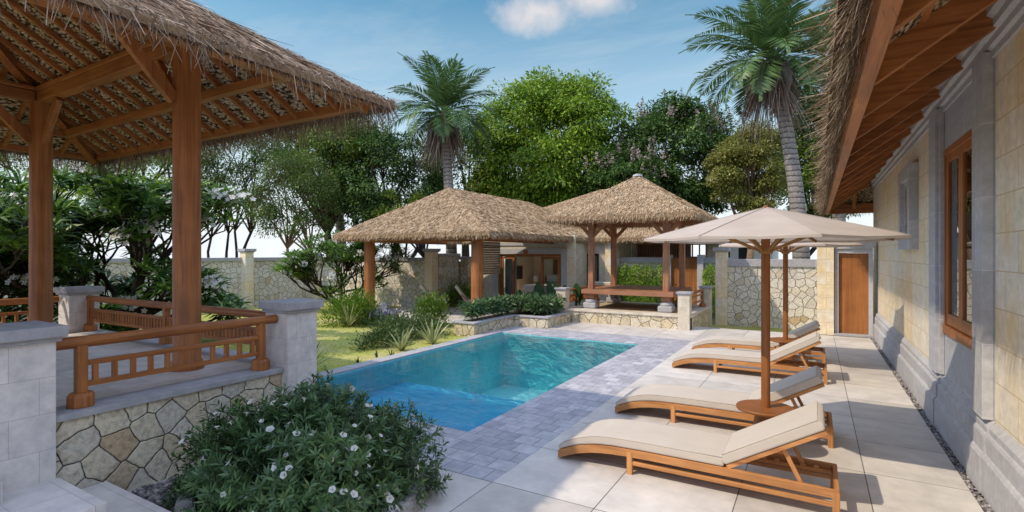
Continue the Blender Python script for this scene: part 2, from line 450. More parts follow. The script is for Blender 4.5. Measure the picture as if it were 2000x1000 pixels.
M['leaf_dark'] = m_leaf('dark green leaves', [(0.0, (0.034, 0.082, 0.023)), (0.6, (0.079, 0.166, 0.036)), (1.0, (0.169, 0.282, 0.060))], 0.22)
M['leaf_olive'] = m_leaf('pale olive leaves', [(0.0, (0.126, 0.160, 0.038)), (0.5, (0.269, 0.294, 0.076)), (1.0, (0.454, 0.437, 0.136))], 0.3)
M['leaf_rust'] = m_leaf('green and rust leaves', [(0.0, (0.045, 0.10, 0.022)), (0.55, (0.095, 0.18, 0.034)), (0.9, (0.17, 0.235, 0.05)), (1.0, (0.24, 0.14, 0.045))], 0.3)
M['leaf_palm'] = m_leaf('palm leaflets', [(0.0, (0.056, 0.116, 0.041)), (0.5, (0.104, 0.198, 0.071)), (1.0, (0.179, 0.290, 0.105))], 0.22, 0.4)
M['leaf_plumeria'] = m_leaf('plumeria leaves', [(0.0, (0.048, 0.119, 0.026)), (0.6, (0.107, 0.227, 0.039)), (1.0, (0.238, 0.389, 0.068))], 0.25, 0.35, 0.5)
M['leaf_bush'] = m_leaf('narrow bush leaves', [(0.0, (0.040, 0.097, 0.033)), (0.6, (0.078, 0.163, 0.053)), (1.0, (0.147, 0.256, 0.084))], 0.2, 0.4, 0.5)
M['leaf_shrub'] = m_leaf('lime shrub leaves', [(0.0, (0.065, 0.143, 0.016)), (0.6, (0.143, 0.260, 0.026)), (1.0, (0.247, 0.377, 0.046))], 0.3)
M['leaf_hedge'] = m_leaf('hedge leaves', [(0.0, (0.117, 0.234, 0.028)), (0.6, (0.292, 0.488, 0.058)), (1.0, (0.507, 0.702, 0.117))], 0.3)
M['leaf_cover'] = m_leaf('planter foliage', [(0.0, (0.052, 0.111, 0.046)), (0.6, (0.111, 0.202, 0.078)), (1.0, (0.221, 0.325, 0.143))], 0.2, 0.35, 0.5)
M['leaf_agave'] = m_leaf('striped strap leaves', [(0.0, (0.12, 0.20, 0.07)), (0.4, (0.30, 0.36, 0.16)), (1.0, (0.70, 0.68, 0.42))], 0.25)
M['leaf_agave_green'] = m_leaf('green strap leaves', [(0.0, (0.040, 0.090, 0.040)), (1.0, (0.130, 0.200, 0.090))], 0.2)
M['leaf_lawnshrub'] = m_leaf('mid green shrub leaves', [(0.0, (0.04, 0.085, 0.022)), (0.6, (0.085, 0.15, 0.04)), (1.0, (0.16, 0.23, 0.075))], 0.25, 0.4, 0.5)
M['leaf_cactus'] = m_leaf('dark paddle leaves', [(0.0, (0.015, 0.045, 0.014)), (1.0, (0.030, 0.080, 0.024))], 0.1)
M['purple'] = m_leaf('lavender spikes', [(0.0, (0.10, 0.08, 0.25)), (1.0, (0.22, 0.19, 0.42))], 0.2)
M['dusty_pink'] = m_leaf('pale flower spikes', [(0.0, (0.30, 0.24, 0.24)), (1.0, (0.52, 0.44, 0.42))], 0.25)
M['dead_frond'] = m_thatch_blade('dead palm fibres', [(0.0, (0.10, 0.075, 0.065)), (0.5, (0.22, 0.165, 0.14)), (1.0, (0.38, 0.30, 0.26))])
M['spathe'] = m_plain('grey palm spathe', (0.16, 0.135, 0.14), (0.30, 0.26, 0.26), 8, 0.8, 0.2)
def m_pebbles():
    m = Mat('grey pebbles', 0.75, 0.3)
    m.base(m.ramp(m.island(), [(0.0, (0.10, 0.095, 0.10)), (0.5, (0.24, 0.225, 0.225)), (1.0, (0.45, 0.42, 0.40))]))
    return m.m
M['pebble'] = m_pebbles()

# lawn
def m_lawn():
    m = Mat('lawn', 0.95, 0.1)
    p = m.pos()
    a = m.noise(p, 0.9, 5, 0.6); b = m.noise(m.scale(p, 9, 30, 9), 1.0, 4, 0.7); c_ = m.noise(p, 60, 3)
    c = m.ramp(a, [(0.30, (0.30, 0.35, 0.07)), (0.5, (0.44, 0.45, 0.13)), (0.66, (0.56, 0.50, 0.27))])
    c = m.mix(0.5, c, m.ramp(b, [(0.3, (0.6, 0.65, 0.5)), (0.7, (1.25, 1.2, 1.3))]), 'MULTIPLY')
    c = m.mix(0.5, c, m.ramp(c_, [(0.3, (0.55, 0.6, 0.5)), (0.7, (1.3, 1.25, 1.2))]), 'MULTIPLY')
    m.base(c); m.bump(c_, 0.5, 0.03)
    return m.m
M['lawn'] = m_lawn()
def m_ground():
    m = Mat('open ground', 0.95, 0.1)
    p = m.pos()
    ln = m.n('ShaderNodeVectorMath', operation='LENGTH'); m.lk(p, ln.inputs[0])
    far = m.ramp(m.math('DIVIDE', ln.outputs['Value'], 300.0), [(0.3, (0, 0, 0)), (0.9, (1, 1, 1))])
    near = m.ramp(m.noise(p, 0.3, 5), [(0.3, (0.16, 0.17, 0.06)), (0.7, (0.30, 0.27, 0.14))])
    m.base(m.mix(far, near, (0.62, 0.62, 0.60)))  # far ground paled with distance: horizon haze put into its colour
    return m.m
M['ground'] = m_ground()
def m_poolwall():
    m = Mat('turquoise pool tile', 0.35, 0.4)
    p = m.pos()
    br = m.n('ShaderNodeTexBrick', offset=0.0)
    m.setin(br, Vector=m.wallvec(), Color1=(0.16, 0.80, 0.86, 1), Color2=(0.26, 0.88, 0.90, 1), Mortar=(0.48, 0.92, 0.92, 1))
    br.inputs['Scale'].default_value = 1; br.inputs['Brick Width'].default_value = 0.15; br.inputs['Row Height'].default_value = 0.15; br.inputs['Mortar Size'].default_value = 0.006
    # broad uneven tone over the basin tiles
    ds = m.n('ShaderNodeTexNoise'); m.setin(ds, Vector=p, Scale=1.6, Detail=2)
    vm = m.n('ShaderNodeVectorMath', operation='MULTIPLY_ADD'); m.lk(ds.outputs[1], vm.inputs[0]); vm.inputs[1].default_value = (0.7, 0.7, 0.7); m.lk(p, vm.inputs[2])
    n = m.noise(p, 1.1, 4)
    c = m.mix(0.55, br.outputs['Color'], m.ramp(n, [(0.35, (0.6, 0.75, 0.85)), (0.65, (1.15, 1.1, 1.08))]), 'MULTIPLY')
    m.base(c)
    return m.m
M['poolwall'] = m_poolwall()
def m_poolfloor():
    m = Mat('blue pool floor', 0.4, 0.4)
    p = m.pos()
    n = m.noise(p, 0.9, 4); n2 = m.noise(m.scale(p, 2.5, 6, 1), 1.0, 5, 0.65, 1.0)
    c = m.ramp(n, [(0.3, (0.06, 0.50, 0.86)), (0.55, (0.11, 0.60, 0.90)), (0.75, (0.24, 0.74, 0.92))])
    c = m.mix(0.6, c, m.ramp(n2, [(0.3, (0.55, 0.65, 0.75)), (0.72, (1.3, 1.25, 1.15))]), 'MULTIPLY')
    m.base(c)
    return m.m
M['poolfloor'] = m_poolfloor()
def m_water():
    m = Mat('pool water', 0.02, 0.5)
    p = m.pos()
    w1 = m.noise(m.scale(p, 1.2, 2.6, 1), 1.0, 4, 0.6, 1.0)
    w2 = m.noise(m.scale(p, 5, 9, 1), 1.0, 2, 0.5)
    h = m.math('ADD', w1, m.math('MULTIPLY', w2, 0.25))
    bp = m.n('ShaderNodeBump'); bp.inputs['Strength'].default_value = 0.45; bp.inputs['Distance'].default_value = 0.032; m.lk(h, bp.inputs['Height'])
    tr = m.n('ShaderNodeBsdfTransparent'); m.lk(m.ramp(m.noise(m.scale(p, 2.2, 5.5, 1), 1.0, 4, 0.6, 1.6), [(0.35, (0.74, 0.98, 1.0)), (0.6, (0.86, 1.0, 1.0))]), tr.inputs[0])  # caustic-like light ripples put into the water tint
    gl = m.n('ShaderNodeBsdfGlossy'); gl.inputs['Roughness'].default_value = 0.03; m.lk(bp.outputs[0], gl.inputs['Normal'])
    fr = m.n('ShaderNodeFresnel'); fr.inputs[0].default_value = 1.48; m.lk(bp.outputs[0], fr.inputs['Normal'])
    mx = m.n('ShaderNodeMixShader'); m.lk(fr.outputs[0], mx.inputs[0])
    m.lk(tr.outputs[0], mx.inputs[1]); m.lk(gl.outputs[0], mx.inputs[2]); m.lk(mx.outputs[0], m.out.inputs[0])
    return m.m
M['water'] = m_water()

# ------------------------------------------------------------------ camera, light, sky
cam = bpy.data.cameras.new('camera'); co = bpy.data.objects.new('camera', cam); col.objects.link(co)
co.location = (0, 0, 2.0); co.rotation_euler = (R(90), 0, math.atan(592 / 1013.0))
cam.sensor_width = 36; cam.lens = 36 * 1013 / 2000.0; cam.shift_y = -0.002; cam.clip_end = 5000; cam.clip_start = 0.05
sc.camera = co
SUN = Vector((-0.60, -0.70, 1.0)).normalized()      # towards the sun
sl = bpy.data.lights.new('sun', 'SUN'); sl.energy = 3.4; sl.angle = R(0.6); sl.color = (1.0, 0.845, 0.65)
so = bpy.data.objects.new('sun', sl); col.objects.link(so); so.location = (-10, -12, 20)
so.rotation_euler = SUN.to_track_quat('Z', 'Y').to_euler()
w = bpy.data.worlds.new('World'); sc.world = w; w.use_nodes = True
nt = w.node_tree; nt.nodes.clear()
class WN(Mat):
    def __init__(s, nt): s.nt = nt
q = WN(nt)
out = q.n('ShaderNodeOutputWorld'); bg = q.n('ShaderNodeBackground'); q.lk(bg.outputs[0], out.inputs[0])
sky = q.n('ShaderNodeTexSky', sky_type='NISHITA', sun_disc=False)
sky.sun_elevation = math.asin(SUN.z); sky.sun_rotation = math.atan2(SUN.x, SUN.y)
sky.air_density = 1.0; sky.dust_density = 0.6; sky.ozone_density = 2.0
dirv = q.n('ShaderNodeTexCoord').outputs['Generated']
sp = q.n('ShaderNodeSeparateXYZ'); q.lk(dirv, sp.inputs[0])
zz = q.math('MAXIMUM', sp.outputs[2], 0.02)
# clouds on a flat layer overhead: direction / elevation
cb = q.n('ShaderNodeCombineXYZ'); q.lk(q.math('DIVIDE', sp.outputs[0], zz), cb.inputs[0]); q.lk(q.math('DIVIDE', sp.outputs[1], zz), cb.inputs[1])
wisp = q.noise(q.scale(cb.outputs[0], 0.55, 1.5, 1, (0.3, 0.2, 0)), 1.0, 7, 0.62, 0.5)
wf = q.ramp(wisp, [(0.47, (0, 0, 0)), (0.80, (0.45,) * 3)])
# one cumulus bank over the trees
def bank(cx, cy, cz, rad, k):
    vd = q.n('ShaderNodeVectorMath', operation='SUBTRACT'); q.lk(dirv, vd.inputs[0]); d = Vector((cx, cy, cz)).normalized(); vd.inputs[1].default_value = d
    vs = q.n('ShaderNodeVectorMath', operation='MULTIPLY'); q.lk(vd.outputs[0], vs.inputs[0]); vs.inputs[1].default_value = (1, 1, k)
    ln = q.n('ShaderNodeVectorMath', operation='LENGTH'); q.lk(vs.outputs[0], ln.inputs[0])
    e = q.math('SUBTRACT', 1.0, q.math('DIVIDE', ln.outputs['Value'], rad))
    nn = q.noise(dirv, 11.0, 8, 0.6)
    f = q.math('ADD', e, q.math('MULTIPLY', q.math('SUBTRACT', nn, 0.5), 2.2))
    return q.ramp(f, [(0.05, (0, 0, 0)), (0.95, (1, 1, 1))])
b1 = bank(-0.4535, 0.8933, 0.468, 0.10, 2.6)
b2 = bank(-0.375, 0.945, 0.49, 0.105, 3.0)
hor = q.ramp(sp.outputs[2], [(0.0, (1, 1, 1)), (0.10, (0.85,) * 3), (0.26, (0.34,) * 3), (0.44, (0.04,) * 3)])
skc = q.mix(1.0, sky.outputs[0], (0.57, 1.09, 1.05), 'MULTIPLY')
# added fill light: sky brightened high overhead and behind the camera
sky_fill = q.math('MAXIMUM', q.ramp(sp.outputs[2], [(0.48, (0, 0, 0)), (0.68, (0.9,) * 3)]), q.ramp(q.math('MULTIPLY', sp.outputs[1], -1.0), [(0.05, (0, 0, 0)), (0.35, (0.8,) * 3)]))
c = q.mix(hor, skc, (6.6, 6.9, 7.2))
c = q.mix(sky_fill, c, (6.3, 7.5, 10.6))
c = q.mix(wf, c, (4.6, 5.2, 5.6))
cl = q.math('MAXIMUM', b1, b2)
c = q.mix(q.math('MULTIPLY', cl, 0.85), c, (5.6, 5.3, 5.3))
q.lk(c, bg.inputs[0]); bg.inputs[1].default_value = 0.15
sc.view_settings.view_transform = 'Standard'; sc.view_settings.look = 'None'; sc.view_settings.exposure = 0
sc.render.engine = 'CYCLES'
sc.cycles.max_bounces = 6; sc.cycles.transparent_max_bounces = 12; sc.cycles.caustics_reflective = False; sc.cycles.caustics_refractive = False

# ------------------------------------------------------------------ setting
def struct(name, mb, mat, **k):
    return tag(mb.build(name, mat, None, **k), kind='structure')

PX0, PX1, PY0, PY1 = -6.92, -3.37, 4.79, 11.37     # pool opening
g = MB(); S = 2500.0
# ground sheet with a hole for the pool basin
xs = [-S, PX0 - .2, PX1 + .2, S]; ys = [-S, PY0 - .2, PY1 + .2, S]
for i in range(3):
    for j in range(3):
        if i == 1 and j == 1: continue
        g.add([(xs[i], ys[j], -.32), (xs[i + 1], ys[j], -.32), (xs[i + 1], ys[j + 1], -.32), (xs[i], ys[j + 1], -.32)], [(0, 1, 2, 3)])
struct('ground', g, M['ground'], flip=False)
# lawn left of the pool (raised to the coping) and the strip behind the deck
lw = MB()
lw.box(-19.0, -7.2, 3.0, 17.5, -.31, -.05)
lw.box(-19.0, -10.6, -6.0, 3.0, -.31, -.05)
lw.box(-7.2, -6.2, 12.0, 17.5, -.31, -.05)
struct('lawn', lw, M['lawn'])
lw = MB(); lw.box(-6.2, 0.1, 14.9, 17.6, -.31, -.30 + .05)
struct('lawn', lw, M['lawn'])
# deck
dk = MB()
dk.box(-2.44, 1.13, -6.0, 14.9, -.3, 0)
dk.box(-6.2, -2.44, 12.45, 14.9, -.3, 0)
dk.box(-2.9, -2.44, -6.0, 3.84, -.3, -.001)
dk.box(-5.0, -2.9, -6.0, 3.84, -.3, -.0015)
struct('pool_deck', dk, M['deck'])
cp = MB()
cp.box(PX1, -2.44, 3.84, 12.45, -.12, .0)
cp.box(-7.2, PX1, 3.84, PY0, -.12, .0)
cp.box(-7.2, PX1, PY1, 12.45, -.12, .0)
struct('pool_coping', cp, M['coping'])
le = MB(); le.box(-7.2, PX0, PY0, PY1, -.35, .012)
struct('pool_edge', le, M['slate_cap'], bevel=.008)
ba = MB()
zb = -1.35
ba.box(PX0 - .1, PX0, PY0, PY1, zb, -.353)
ba.add([(PX0 + .004, PY0, zb), (PX0 + .004, PY1, zb), (PX0 + .004, PY1, -.02), (PX0 + .004, PY0, -.02)], [(0, 1, 2, 3)])
ba.add([(PX1 - .004, PY0, zb), (PX1 - .004, PY1, zb), (PX1 - .004, PY1, -.02), (PX1 - .004, PY0, -.02)], [(3, 2, 1, 0)])
ba.add([(PX0, PY1 - .004, zb), (PX1, PY1 - .004, zb), (PX1, PY1 - .004, -.02), (PX0, PY1 - .004, -.02)], [(0, 1, 2, 3)])
ba.add([(PX0, PY0 + .004, zb), (PX1, PY0 + .004, zb), (PX1, PY0 + .004, -.02), (PX0, PY0 + .004, -.02)], [(3, 2, 1, 0)])
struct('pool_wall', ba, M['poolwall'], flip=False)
bf = MB()
bf.box(PX0, PX1, PY0, PY1, zb - .1, zb)
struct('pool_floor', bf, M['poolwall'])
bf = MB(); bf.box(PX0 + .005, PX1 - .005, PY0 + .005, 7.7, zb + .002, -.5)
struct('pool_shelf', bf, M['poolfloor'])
wt = MB(); wt.add([(PX0, PY0, -.03), (PX1, PY0, -.03), (PX1, PY1, -.03), (PX0, PY1, -.03)], [(0, 1, 2, 3)])
struct('water', wt, M['water'], flip=False)
# patio under the far pavilion
pt = MB(); pt.box(-13.6, -8.2, 12.3, 18.0, -.049, -.02); pt.box(-12.4, -9.4, 11.5, 12.3, -.049, -.024)
struct('patio', pt, M['floor_near'])
# gravel
def pebbles(name, n, fx, smin, smax):
    base = np.array([(1, 0, 0), (-1, 0, 0), (0, 1, 0), (0, -1, 0), (0, 0, .6), (0, 0, -.6)], float)
    F0 = np.array([(0, 2, 4), (2, 1, 4), (1, 3, 4), (3, 0, 4), (2, 0, 5), (1, 2, 5), (3, 1, 5), (0, 3, 5)])
    P = fx(n); s = rng.uniform(smin, smax, n); a = rng.uniform(0, 2 * PI, n)
    V = np.zeros((n, 6, 3)); sh = rng.uniform(.6, 1.5, (n, 1))
    x = base[None, :, 0] * sh; y = np.broadcast_to(base[None, :, 1], (n, 6)); z = np.broadcast_to(base[None, :, 2], (n, 6))
    ca, sa = np.cos(a)[:, None], np.sin(a)[:, None]
    V[:, :, 0] = (x * ca - y * sa) * s[:, None] + P[:, :1]; V[:, :, 1] = (x * sa + y * ca) * s[:, None] + P[:, 1:2]; V[:, :, 2] = z * s[:, None] + P[:, 2:3]
    F = (F0[None] + (np.arange(n) * 6)[:, None, None]).reshape(-1, 3)
    return tag(np_mesh(name, V.reshape(-1, 3), F, M['pebble'], None, True), kind='stuff')
pebbles('gravel', 3200, lambda n: np.stack([rng.uniform(1.135, 1.23, n), 3 + 12 * rng.uniform(0, 1, n), rng.uniform(-.03, .0, n)], 1), .012, .026)
pebbles('gravel', 1500, lambda n: np.stack([rng.uniform(-4.93, -4.05, n), rng.uniform(1.99, 3.5, n), rng.uniform(-.0, .02, n)], 1), .015, .04)
gb = MB(); gb.box(1.13, 1.3, -6, 15, -.3, -.03); struct('gravel_bed', gb, M['soil'])
# short grass blades over the sunny lawn
n = 15000
P = np.stack([rng.uniform(-18.8, -7.3, n), rng.uniform(4.2, 15.2, n), np.full(n, -.05)], 1)
D = rand_dirs(n, 1.6); D[:, 2] = np.abs(D[:, 2])
M['grassblade'] = m_leaf('grass blades', [(0.0, (0.24, 0.32, 0.06)), (0.6, (0.40, 0.43, 0.12)), (1.0, (0.58, 0.53, 0.27))], 0.25)
tag(np_obj('grass', blade_verts(P, D, rand_dirs(n), rng.uniform(.015, .035, n), .012, .1, .2), n, M['grassblade']), kind='stuff')

# ------------------------------------------------------------------ thatch tools
def slopes_hip(x0, x1, y0, y1, ze, ra, rb):
    """eave rectangle, ridge points ra (towards y0/x0) and rb; list of (e0,e1,r0,r1)"""
    c = [(x0, y0, ze), (x1, y0, ze), (x1, y1, ze), (x0, y1, ze)]
    c = [np.array(p, float) for p in c]; ra = np.array(ra, float); rb = np.array(rb, float)
    if abs(ra[0] - rb[0]) < 1e-6:      # ridge along y (or a point)
        return [(c[0], c[1], ra, ra), (c[1], c[2], ra, rb), (c[2], c[3], rb, rb), (c[3], c[0], rb, ra)]
    return [(c[0], c[1], ra, rb), (c[1], c[2], rb, rb), (c[2], c[3], rb, ra), (c[3], c[0], ra, ra)]

def roof_mb(sl, thick):
    mb = MB()
    for e0, e1, r0, r1 in sl:
        d = np.array([0, 0, thick])
        if np.allclose(r0, r1):
            mb.add([e0, e1, r0], [(0, 1, 2)]); 
        else:
            mb.add([e0, e1, r1, r0], [(0, 1, 2, 3)])
        mb.add([e0, e1, e1 - d, e0 - d], [(1, 0, 3, 2)])
    return mb

def under_mb(sl, thick, inset=0.0):
    mb = MB()
    for e0, e1, r0, r1 in sl:
        d = np.array([0, 0, thick])
        if np.allclose(r0, r1): mb.add([e0 - d, e1 - d, r0 - d], [(2, 1, 0)])
        else: mb.add([e0 - d, e1 - d, r1 - d, r0 - d], [(3, 2, 1, 0)])
    return mb

def slope_frame(e0, e1, r0, r1):
    ev = e1 - e0; ev = ev / np.linalg.norm(ev)
    mid = (r0 + r1) / 2 - e0
    up = mid - ev * np.dot(mid, ev); L = np.linalg.norm(up); up = up / L
    nv = np.cross(ev, up)
    if nv[2] < 0: nv = -nv
    return ev, -up, nv, L

def thatch_layer(name, sl, dens, L, W, mat, parent, lift=(0.0, 0.05), jit=0.28, tilt=0.05, rows=0.0, area_fn=None):
    Vs = []; n_all = 0
    for e0, e1, r0, r1 in sl:
        ev, dn, nv, SL = slope_frame(e0, e1, r0, r1)
        A = 0.5 * SL * (np.linalg.norm(e1 - e0) + np.linalg.norm(r1 - r0))
        n = int(A * dens)
        # sample by area: width grows linearly with s
        s = rng.uniform(0, 1, n * 2); wt_ = (1 - s) * np.linalg.norm(r1 - r0) + s * np.linalg.norm(e1 - e0)
        keep = rng.uniform(0, 1, n * 2) < wt_ / max(np.linalg.norm(e1 - e0), np.linalg.norm(r1 - r0)); s = s[keep][:n]
        if rows: s = np.round(s * SL / rows) * rows / SL + rng.normal(0, .012, len(s)); s = np.clip(s, 0.01, 1.0)
        t = rng.uniform(0, 1, len(s))
        rr = r0[None] * (1 - t[:, None]) + r1[None] * t[:, None]; ee = e0[None] * (1 - t[:, None]) + e1[None] * t[:, None]
        sb = np.maximum(s - L * .8 / SL, 0)
        P = rr * (1 - sb[:, None]) + ee * sb[:, None]
        k = len(P)
        D = dn[None] + ev[None] * rng.normal(0, jit, (k, 1)) + nv[None] * rng.normal(tilt, .05, (k, 1))
        P = P + nv[None] * rng.uniform(lift[0], lift[1], (k, 1))
        N = nv[None] + rng.normal(0, .35, (k, 3))
        Vs.append(blade_verts(P, D, N, rng.uniform(.6, 1.2, k) * L, rng.uniform(.6, 1.3, k) * W, rng.normal(0.0, .08, (k, 1)), .45)); n_all += k
    return np_obj(name, np.concatenate(Vs), n_all, mat, parent)

def fringe(name, edges, per_m, L, W, mat, parent, spread=0.3, drop=0.9, thick=(-.08, .05), out=0.55):
    """edges: (a, b, outward) hanging straw"""
    Vs = []; n_all = 0
    for a, b, o in edges:
        a = np.array(a, float); b = np.array(b, float); o = nrm(np.array(o, float))
        ln = np.linalg.norm(b - a); n = int(ln * per_m)
        t = rng.uniform(0, 1, n)[:, None]; ev = (b - a) / ln
        P = a[None] * (1 - t) + b[None] * t + np.array([0, 0, 1.0])[None] * rng.uniform(thick[0], thick[1], (n, 1)) - o[None] * rng.uniform(0.0, .12, (n, 1))
        D = o[None] * np.abs(rng.normal(out, .3, (n, 1))) - np.array([0, 0, 1.0])[None] * np.abs(rng.normal(drop, .25, (n, 1))) + ev[None] * rng.normal(0, spread, (n, 1))
        N = o[None] + rng.normal(0, .5, (n, 3))
        Vs.append(blade_verts(P, D, N, L * rng.uniform(.4, 1.25, n) ** 1.0, rng.uniform(.6, 1.3, n) * W, rng.normal(.05, .15, (n, 1)), .3)); n_all += n
    return np_obj(name, np.concatenate(Vs), n_all, mat, parent)
def hip_edges(x0, x1, y0, y1, z):
    return [((x0, y0, z), (x1, y0, z), (0, -1, 0)), ((x1, y0, z), (x1, y1, z), (1, 0, 0)), ((x1, y1, z), (x0, y1, z), (0, 1, 0)), ((x0, y1, z), (x0, y0, z), (-1, 0, 0))]
def ridge_caps(mb, lines, w, h):
    for a, b in lines: mb.bar(a, b, w, h)

# ------------------------------------------------------------------ near gazebo
XC, YC, HW = -7.70, 0.86, 3.57
gz = thing('gazebo', 'large open gazebo at left with shaggy thatched roof on thick round timber columns', 'gazebo', (XC, YC, 0))
ZE, SLP = 3.70, 0.63
apex = (XC, YC, ZE + SLP * HW)
s1 = slopes_hip(XC - HW, XC + HW, YC - HW, YC + HW, ZE, apex, apex)
roof_mb(s1, 0.06).build('roof', M['thatch_base'], gz, flip=False)
rf = gz.children[0]
s_in = slopes_hip(XC - HW + .1, XC + HW - .1, YC - HW + .1, YC + HW - .1, ZE + .063, apex, apex)
under_mb(s_in, .10).build('roof_lining', M['under'], rf, flip=False)
# shaggy layers, dense on the two slopes the garden sees
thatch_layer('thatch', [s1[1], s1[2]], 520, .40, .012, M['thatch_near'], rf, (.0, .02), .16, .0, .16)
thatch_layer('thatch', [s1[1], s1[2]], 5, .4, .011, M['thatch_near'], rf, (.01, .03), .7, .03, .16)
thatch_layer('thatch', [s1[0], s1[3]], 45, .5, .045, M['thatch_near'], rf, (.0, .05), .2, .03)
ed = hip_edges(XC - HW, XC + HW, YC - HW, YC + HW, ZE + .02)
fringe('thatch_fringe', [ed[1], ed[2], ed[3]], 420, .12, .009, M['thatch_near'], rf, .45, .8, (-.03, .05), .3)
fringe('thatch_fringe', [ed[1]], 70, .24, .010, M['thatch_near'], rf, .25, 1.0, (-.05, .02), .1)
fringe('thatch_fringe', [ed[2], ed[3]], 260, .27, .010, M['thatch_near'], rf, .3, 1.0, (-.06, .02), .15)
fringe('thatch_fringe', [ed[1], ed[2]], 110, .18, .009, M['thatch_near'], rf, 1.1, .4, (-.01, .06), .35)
# columns
CX_, CY_ = (-5.83, -9.70), (3.05, -1.33)
for cx in CX_:
    for cy in CY_:
        MB().lathe((cx, cy, .77), [(.165, 0), (.165, .05), (.15, .08), (.135, .1), (.132, 2.0), (.130, 3.42)], 28).build('column', M['roofwood_z'], gz, smooth='auto')
# ring beams on the columns (doubled timbers)
for cy in CY_:
    MB().box(-10.05, -5.5, cy - .07, cy + .07, 4.18, 4.33).box(-10.05, -5.5, cy - .085, cy + .085, 4.333, 4.40).build('ring_beam', M['roofwood_x'], gz, bevel=.01)
for cx in CX_:
    MB().box(cx - .07, cx + .07, -1.25, 2.97, 4.183, 4.327).box(cx - .082, cx + .082, -1.24, 2.96, 4.335, 4.395).build('ring_beam', M['roofwood_y'], gz, bevel=.01)
# knee braces
for cx in CX_:
    for cy in CY_:
        sx = 1 if cx < XC else -1; sy = 1 if cy < YC else -1
        MB().bar((cx + sx * .12, cy, 3.62), (cx + sx * .62, cy, 4.17), .075, .12).build('knee_brace', M['roofwood_z'], gz, bevel=.008)
        MB().bar((cx, cy + sy * .12, 3.62), (cx, cy + sy * .62, 4.17), .075, .12).build('knee_brace', M['roofwood_z'], gz, bevel=.008)
# eave beams
ex, ey = HW - .12, HW - .12
zb0, zb1 = 3.655, 3.765
MB().box(XC + ex - .12, XC + ex, YC - ey, YC + ey, zb0, zb1).build('eave_beam', M['roofwood_y'], gz, bevel=.006)
MB().box(XC - ex, XC - ex + .12, YC - ey, YC + ey, zb0, zb1).build('eave_beam', M['roofwood_y'], gz, bevel=.006)
MB().box(XC - ex + .123, XC + ex - .123, YC + ey - .12, YC + ey, zb0 - .002, zb1).build('eave_beam', M['roofwood_x'], gz, bevel=.006)
MB().box(XC - ex + .123, XC + ex - .123, YC - ey, YC - ey + .12, zb0 - .002, zb1).build('eave_beam', M['roofwood_x'], gz, bevel=.006)
def zu(d): return ZE + SLP * d - .105      # underside height at distance d in from the drip line
# common rafters on every slope, hip rafters, purlins
hrf = .035
for side in range(4):
    for i in range(-9, 10):
        off = i * .36
        if abs(off) > HW - .35: continue
        d1 = HW - abs(off) - .05; d0 = .22
        if d1 - d0 < .25: continue
        def pt_(d):
            r = HW - d
            z = zu(d) - hrf
            return [(XC + r, YC + off, z), (XC + off, YC + r, z), (XC - r, YC + off, z), (XC + off, YC - r, z)][side]
        MB().bar(pt_(d0), pt_(d1), .048, .06).build('rafter', M['roofwood_x' if side % 2 == 0 else 'roofwood_y'], gz)
for sx in (-1, 1):
    for sy in (-1, 1):
        a = (XC + sx * (HW - .2), YC + sy * (HW - .2), zu(.2) - .07); b = (XC + sx * .06, YC + sy * .06, zu(HW - .06) - .09)
        MB().bar(a, b, .12, .14).build('hip_rafter', M['roofwood_x'], gz)
for d in (.78,):
    r = HW - d; z = zu(d) - .15
    MB().box(XC - r, XC + r, YC + r - .09, YC + r, z - .05, z + .05).build('purlin', M['roofwood_x'], gz)
    MB().box(XC - r, XC + r, YC - r, YC - r + .09, z - .05, z + .05).build('purlin', M['roofwood_x'], gz)
    MB().box(XC + r - .09, XC + r, YC - r + .09, YC + r - .092, z - .05, z + .05).build('purlin', M['roofwood_y'], gz)
    MB().box(XC - r, XC - r + .09, YC - r + .092, YC + r - .092, z - .05, z + .05).build('purlin', M['roofwood_y'], gz)

# platform
pf = thing('platform', 'raised tiled platform with crazy paved stone side under the large gazebo', 'platform', (XC, YC, 0))
MB().box(-10.45, -4.99, -2.2, 3.90, -.3, .715).build('stone_wall', M['stone_near'], pf)
MB().box(-10.50, -5.0, -2.25, 1.60, .715, .768).box(-10.5, -5.28, 1.60, 3.56, .715, .766).build('floor', M['floor_near'], pf, bevel=.004)
MB().box(-5.275, -4.965, 1.604, 3.6, .716, .77).box(-10.5, -5.28, 3.564, 3.93, .716, .77).build('slab_edge', M['slate_cap'], pf, bevel=.006)

def pier(label, x0, x1, y0, y1, z0, ztop, group=None, mat='pier', cap=.06, name='stone_pier', chz=.085):
    t = thing(name, label, 'stone pier', ((x0 + x1) / 2, (y0 + y1) / 2, z0), group)
    MB().box(x0, x1, y0, y1, z0, ztop - chz - .035).build('shaft', M[mat], t, bevel=.005)
    c = MB().box(x0 - cap * .5, x1 + cap * .5, y0 - cap * .5, y1 + cap * .5, ztop - chz - .035, ztop - chz)
    c.box(x0 - cap, x1 + cap, y0 - cap, y1 + cap, ztop - chz + .0005, ztop)
    c.build('cap', M['slate_cap'], t, bevel=.006)
    return t
pier('white stone pier at the lower left corner beside the steps', -5.42, -4.945, .9, 1.645, -.05, 1.46, cap=.055)
pier('white stone pier with grey cap between gazebo railing and pool', -5.28, -4.90, 3.6, 3.98, -.05, 1.475, cap=.055)
pier('white stone pier in shade at the back corner of the gazebo platform', -10.45, -10.05, 3.5, 3.9, -.05, 1.47, cap=.055)

